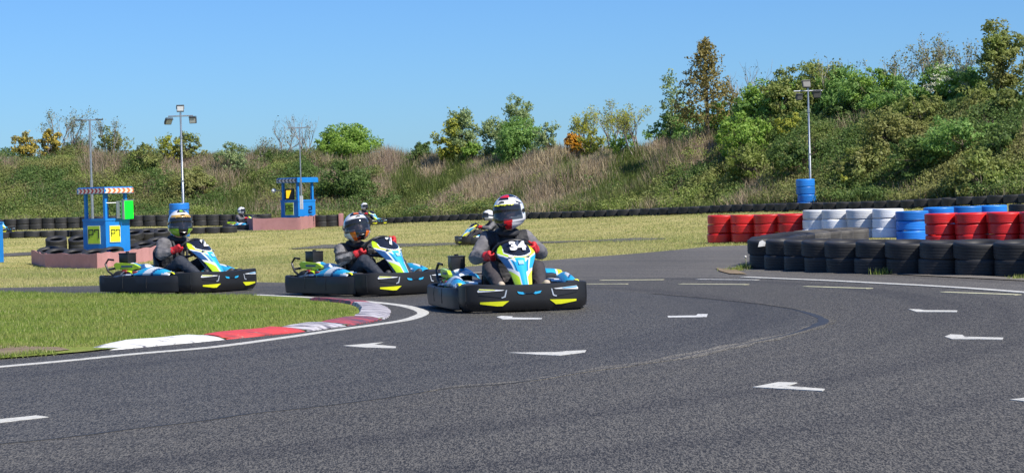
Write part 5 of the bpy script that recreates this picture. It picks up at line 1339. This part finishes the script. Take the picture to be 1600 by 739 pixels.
def booth(p, yaw, w, h, hb, label, num, ym=1.0, front_sign=None, right_sign=None):
    root = empty('marshal_booth', p, yaw, label, 'marshal booth', None); q = w / 2
    # panels of the lower body: four boards, open inside
    mb = MB(); t = .03
    mb.box((0, -q + t / 2, hb / 2), (w, t, hb)); mb.box((0, q - t / 2, hb / 2), (w, t, hb)); mb.box((-q + t / 2, 0, hb / 2), (t, w - 2 * t - .004, hb)); mb.box((q - t / 2, 0, hb / 2), (t, w - 2 * t - .004, hb))
    mb.box((0, -q - .008, hb - .035), (w + .02, .014, .07)); mb.box((q + .008, 0, hb - .035), (.014, w + .02, .07)); mb.box((0, 0, .1), (w - .1, w - .1, .03))
    mb.build('cabin_body', M_blue, root)
    for sx in (-1, 1):
        for sy in (-1, 1):
            mb = MB(); mb.box((sx * (q - .075), sy * (q - .075), hb + (h - hb - .16) / 2 - .02), (.085, .085, h - hb - .16 + .1), bev=.006); mb.build('post', M_blue, root)
    # roof with overhang
    mb = MB(); o = .1; rt = .17
    mb.box((0, 0, h - rt / 2), (w + 2 * o, w + 2 * o, rt), bev=.008); mb.box((0, 0, h + .012), (w + 2 * o - .06, w + 2 * o - .06, .02))
    roof = mb.build('roof', M_blue, root)
    def band(side, c1, c2, n, name, flip=1):
        L = w + 2 * o - .02; z0 = h - rt + .015; z1 = h - .015; s = L / n; e = q + o + .003
        for mi, (off, nm, m) in enumerate(((0, name, c1), (.5, name, c2))):
            mb = MB()
            for i in range(n):
                a = -L / 2 + s * (i + off); b = a + s * .5; k = s * .42 * flip; zm = (z0 + z1) / 2
                lim = lambda v: max(-L / 2, min(L / 2, v))
                P2 = [(lim(a), z0), (lim(b), z0), (lim(b + k), zm), (lim(b), z1), (lim(a), z1), (lim(a + k), zm)]
                P3 = [((x, -e, z) if side == 'f' else (e, x, z)) for x, z in P2]; P4 = [((x, y - .003, z) if side == 'f' else (x + .003, y, z)) for x, y, z in P3]
                mb.add(P3 + P4, [tuple(range(6)), tuple(range(6, 12))] + [(i_, (i_ + 1) % 6, 6 + (i_ + 1) % 6, 6 + i_) for i_ in range(6)])
            mb.build('chevron_stripe', m, roof)
    if num == '7': band('f', M_chW, M_chR, 7, 'chevron'); band('r', M_chWsun, M_chRsun, 6, 'chevron')  # one red and white: shaded tones in front, sunlit tones on the right
    else: band('f', M_chW, M_chD, 6, 'chevron', -1)
    def sign(side, cx, z0, z1, ww, m, txt, hgt, brd=.02):
        e = q + .018
        T = (lambda x, y, d: (x, -e - .012 - d, y)) if side == 'f' else (lambda x, y, d: (e + .012 + d, x, y))
        mb = MB(); pos = (cx, -e, (z0 + z1) / 2) if side == 'f' else (e, cx, (z0 + z1) / 2); sz = (ww, .012, z1 - z0) if side == 'f' else (.012, ww, z1 - z0)
        if m:
            mb.box(pos, sz); s = mb.build('number_board', M_signb, root)
            mb = MB(); T2 = T; pts = [(cx - ww / 2 + brd, z0 + brd), (cx + ww / 2 - brd, z0 + brd), (cx + ww / 2 - brd, z1 - brd), (cx - ww / 2 + brd, z1 - brd)]
            vs = [T(x, y, -.006) for x, y in pts] + [T(x, y, -.002) for x, y in pts]; mb.add(vs, [(0, 1, 2, 3), (7, 6, 5, 4), (0, 4, 5, 1), (1, 5, 6, 2), (2, 6, 7, 3), (3, 7, 4, 0)]); mb.build('board_face', m, s)
        else: s = root
        mb = MB(); tw = len(txt) * hgt * .75 + (len(txt) - 1) * hgt * .3
        glyphs(mb, txt, T, cx - tw / 2 + .01, (z0 + z1) / 2 - hgt * .5 + (.03 if m else 0), hgt, hgt * .14); mb.build('board_lettering', M_blk, s)
        return s
    return root, sign, q
# first booth
pb1 = at(169.5, 61.2, -.52)
b1, sg, q = booth(pb1, R_(-36), .94, 2.21, 1.33, 'blue open sided marshal booth with P7 signs and red and white chevron roof edge', '7')
sg('f', -.0, .60, 1.13, .52, M_sign, 'P7', .23); sg('r', -.13, .64, 1.12, .42, M_signY, 'P7', .18)
mb = MB(); mb.box((.62, .3, 1.56), (.05, .34, .52), bev=.01); g_ = mb.build('signal_panel', M_green, b1)
mb = MB(); mb.box((.6, .3, 1.84), (.1, .42, .03)); mb.build('panel_hood', M_galv, b1)
mb = MB(); mb.box((.64, .075, 1.56), (.06, .06, .54)); mb.build('panel_bracket', M_galv, b1)
mb = MB(); mb.box((.55, .05, 1.57), (.02, .3, .5)); br = mb.build('slotted_bracket', M_galv, b1)
mb = MB()
for z in (1.38, 1.5, 1.62, 1.74): mb.prism([(-.03, .03), (.03, .03), (0, -.035)], 0, .006, mx=Matrix.Translation((.562, .04, z)) @ Matrix.Rotation(math.pi / 2, 4, 'Z') @ Matrix.Rotation(math.pi / 2, 4, 'X'))
mb.build('slot', M_blk, br)
mb = MB(); mb.tube([(.43, -.38, 1.77), (.55, -.05, 1.77)], .014, 8); mb.build('bracket_arm', M_galv, b1)
# second booth
pb2 = at(468.5, 80.5, .1)
b2, sg, q = booth(pb2, R_(-39), .92, 1.95, 1.13, 'smaller blue marshal booth with a lime P6 sign in the distance', '6')
sg('f', 0.0, .55, 1.04, .46, M_sign, 'P6', .21); sg('r', .16, .62, .9, .4, None, '2', .22); sg('r', .16, .42, .6, .4, None, '06', .1)
mb = MB(); mb.box((-.1, -.33, 1.35), (.46, .06, .42), bev=.02); o = mb.build('signal_lamp', M_blk, b2)
mb = MB(); mb.prism([(-.25, 1.5), (.02, 1.5), (-.13, 1.2), (-.25, 1.2)], .364, .37, mx=Matrix.Rotation(math.pi / 2, 4, 'X')); mb.build('amber_light', M_amber, o)
mb = MB(); mb.tube([(-.45, -.42, 1.5), (-.72, -.5, 1.5)], .015, 8); ar = mb.build('mirror_arm', M_galv, b2)
mb = MB(); mb.lathe([(0, -.09), (.05, -.075), (.085, -.03), (.09, 0), (.085, .03), (.05, .075), (0, .09)], 20, mx=Matrix.Translation((-.78, -.5, 1.5))); mb.build('white_dome', mat('dome_white', (.75, .75, .74), .3), ar, smooth=60)
# blue board at the left edge
pb3 = at(-9, 60, -.35); mb = MB(); mb.box((0, 0, .56), (.45, .45, 1.12), bev=.012); mb.box((0, -.232, .62), (.36, .012, .8), bev=.004); mb.box((0, 0, 1.13), (.5, .5, .03), bev=.006)
o = mb.build('cabinet', M_blue); o.location = pb3; o.rotation_euler = (0, 0, R_(-10)); tag(o, 'plain blue cabinet cut off by the left picture edge', 'cabinet')

def flood(root, c, yaw, tilt, s=.3, gl=None):
    """one floodlight: housing with cooling fins, glass face"""
    mx = Matrix.Translation(c) @ Matrix.Rotation(R_(yaw), 4, 'Z') @ Matrix.Rotation(R_(tilt), 4, 'X')
    mb = MB(); mb.box((0, 0, 0), (s, .07, s * .86), mx=mx, bev=.01)
    for k in range(6): mb.box((-s * .4 + k * s * .16, .055, 0), (.012, .05, s * .7), mx=mx)
    mb.box((0, -.04, s * .47), (s * 1.02, .05, .02), mx=mx)
    h_ = mb.build('floodlight', M_lamp, root, smooth=30)
    mb = MB(); mb.box((0, -.037, 0), (s * .84, .008, s * .68), mx=mx); mb.build('lamp_glass', gl or M_lens, h_)
    mb = MB(); mb.tube([mx @ Vector((-s * .53, 0, 0)), mx @ Vector((-s * .53, .02, s * .55)), mx @ Vector((s * .53, .02, s * .55)), mx @ Vector((s * .53, 0, 0))], .012, 6); mb.build('yoke', M_lamp, h_)
def mast(p, h, label, rr=.042, arms=True):
    root = empty('floodlight_mast', p, 0, label, 'floodlight mast', 'lamp posts round the track')
    mb = MB(); mb.tube([(0, 0, -.05), (0, 0, h * .45), (0, 0, h * .45 + .01), (0, 0, h)], [rr, rr, rr * .8, rr * .75], 14)
    for z in (h * .45, h * .8): mb.tube([(0, 0, z - .03), (0, 0, z + .03)], rr * 1.25, 12)
    mb.build('pole', M_galv, root, smooth=40)
    mb = MB(); mb.tube([(-.42, 0, h - .12), (.42, 0, h - .12)], .022, 8); mb.build('crossbar', M_galv, root, smooth=40)
    return root
pm1 = at(289.5, 71.5); pm2 = at(1269, 62.3)
m1 = mast(pm1, ztop(284, 176, 71.5) - pm1.z, 'tall galvanised mast with three floodlights rising from blue tyres on the left')
h = ztop(284, 176, 71.5) - pm1.z
flood(m1, (0, -.02, h + .12), 8, -15, .24); flood(m1, (-.4, -.1, h - .3), 40, 35, .25); flood(m1, (.42, -.05, h - .28), -15, 10, .24)
h = ztop(1266, 136, 62.3) - pm2.z
m2 = mast(pm2, h, 'galvanised mast with three dark floodlights rising from blue tyres on the right', .036)
M_lens2 = mat('dark_lamp_glass', (.09, .09, .085), .2, c2=(.06, .06, .06), scale=30)
flood(m2, (-.05, -.02, h + .07), 10, -20, .23, M_lens2); flood(m2, (-.27, -.06, h - .3), 25, 5, .19, M_lens2); flood(m2, (.25, -.05, h - .24), -5, 6, .22, M_lens2)
def tpost(p, zt, label, w, zb=0.0, r1=.05, bracket=False):
    root = empty('lamp_post', p, 0, label, 'lamp post', 'lamp posts round the track'); h = zt - p.z
    mb = MB(); mb.tube([(0, 0, zb), (0, 0, h * .48), (0, 0, h * .48 + .01), (0, 0, h)], [r1, r1, r1 * .72, r1 * .7], 14); mb.tube([(0, 0, h * .48 - .03), (0, 0, h * .48 + .03)], r1 * 1.2, 12); mb.build('pole', M_galv, root, smooth=40)
    mb = MB(); mb.tube([(-w / 2, 0, h - .02), (w / 2, 0, h - .02)], .02, 8); mb.build('crossbar', M_galv, root)
    for s in (-1, 1):
        mb = MB(); mb.box((s * w * .28, -.03, h + .0), (w * .46, .2, .04), bev=.008, mx=Matrix.Rotation(R_(s * 3), 4, 'Y')); mb.build('lamp_head', M_lamp if not bracket else M_galv, root)
    if bracket:
        mb = MB(); mb.box((0, 0, zb + .25), (.12, .07, .5), bev=.01); mb.box((0, .06, zb + .1), (.05, .1, .05)); mb.build('wall_bracket', mat('bracket_white', (.55, .57, .6), .5), root)
    return root
pp = at(147.5, 72); tpost(pp, ztop(141, 187, 72), 'lamp post with a flat double head behind the first booth', .46)
pq = at(474, 79.3, .1); tpost(pq, ztop(471, 199, 79.3), 'thin pale lamp post fixed at the corner of the second booth', .44, zb=ztop(474, 327, 79.3) - .1, r1=.036, bracket=True)
# ============================================================ light
TO_SUN = Vector((.73, -.68, 0)).normalized(); EL = R_(48)
w = bpy.data.worlds.new('World'); SC.world = w; w.use_nodes = True; nt = w.node_tree
sk = nt.nodes.new('ShaderNodeTexSky'); sk.sky_type = 'NISHITA'; sk.sun_disc = False
sk.sun_elevation = EL; sk.sun_rotation = math.atan2(TO_SUN.x, TO_SUN.y); sk.air_density = 1.0; sk.dust_density = .3; sk.ozone_density = 2.0; sk.altitude = 0
bg = nt.nodes['Background']; tint = nt.nodes.new('ShaderNodeMix'); tint.data_type = 'RGBA'; tint.blend_type = 'MULTIPLY'; tint.inputs[0].default_value = 1
nt.links.new(sk.outputs[0], tint.inputs[6]); tint.inputs[7].default_value = (.32, .545, .90, 1); nt.links.new(tint.outputs[2], bg.inputs[0]); bg.inputs[1].default_value = .11
sd = bpy.data.lights.new('sun', 'SUN'); sd.energy = 4.8; sd.angle = R_(.53); sd.color = (1, .94, .84)
so = bpy.data.objects.new('sun', sd); COL.objects.link(so)
v = Vector((TO_SUN.x * math.cos(EL), TO_SUN.y * math.cos(EL), math.sin(EL))); so.rotation_euler = v.to_track_quat('Z', 'Y').to_euler(); so.location = (20, 0, 30)
SC.cycles.max_bounces = 6; SC.cycles.diffuse_bounces = 3; SC.cycles.transparent_max_bounces = 8; SC.cycles.transmission_bounces = 3; SC.cycles.glossy_bounces = 3
SC.view_settings.exposure = 0.45
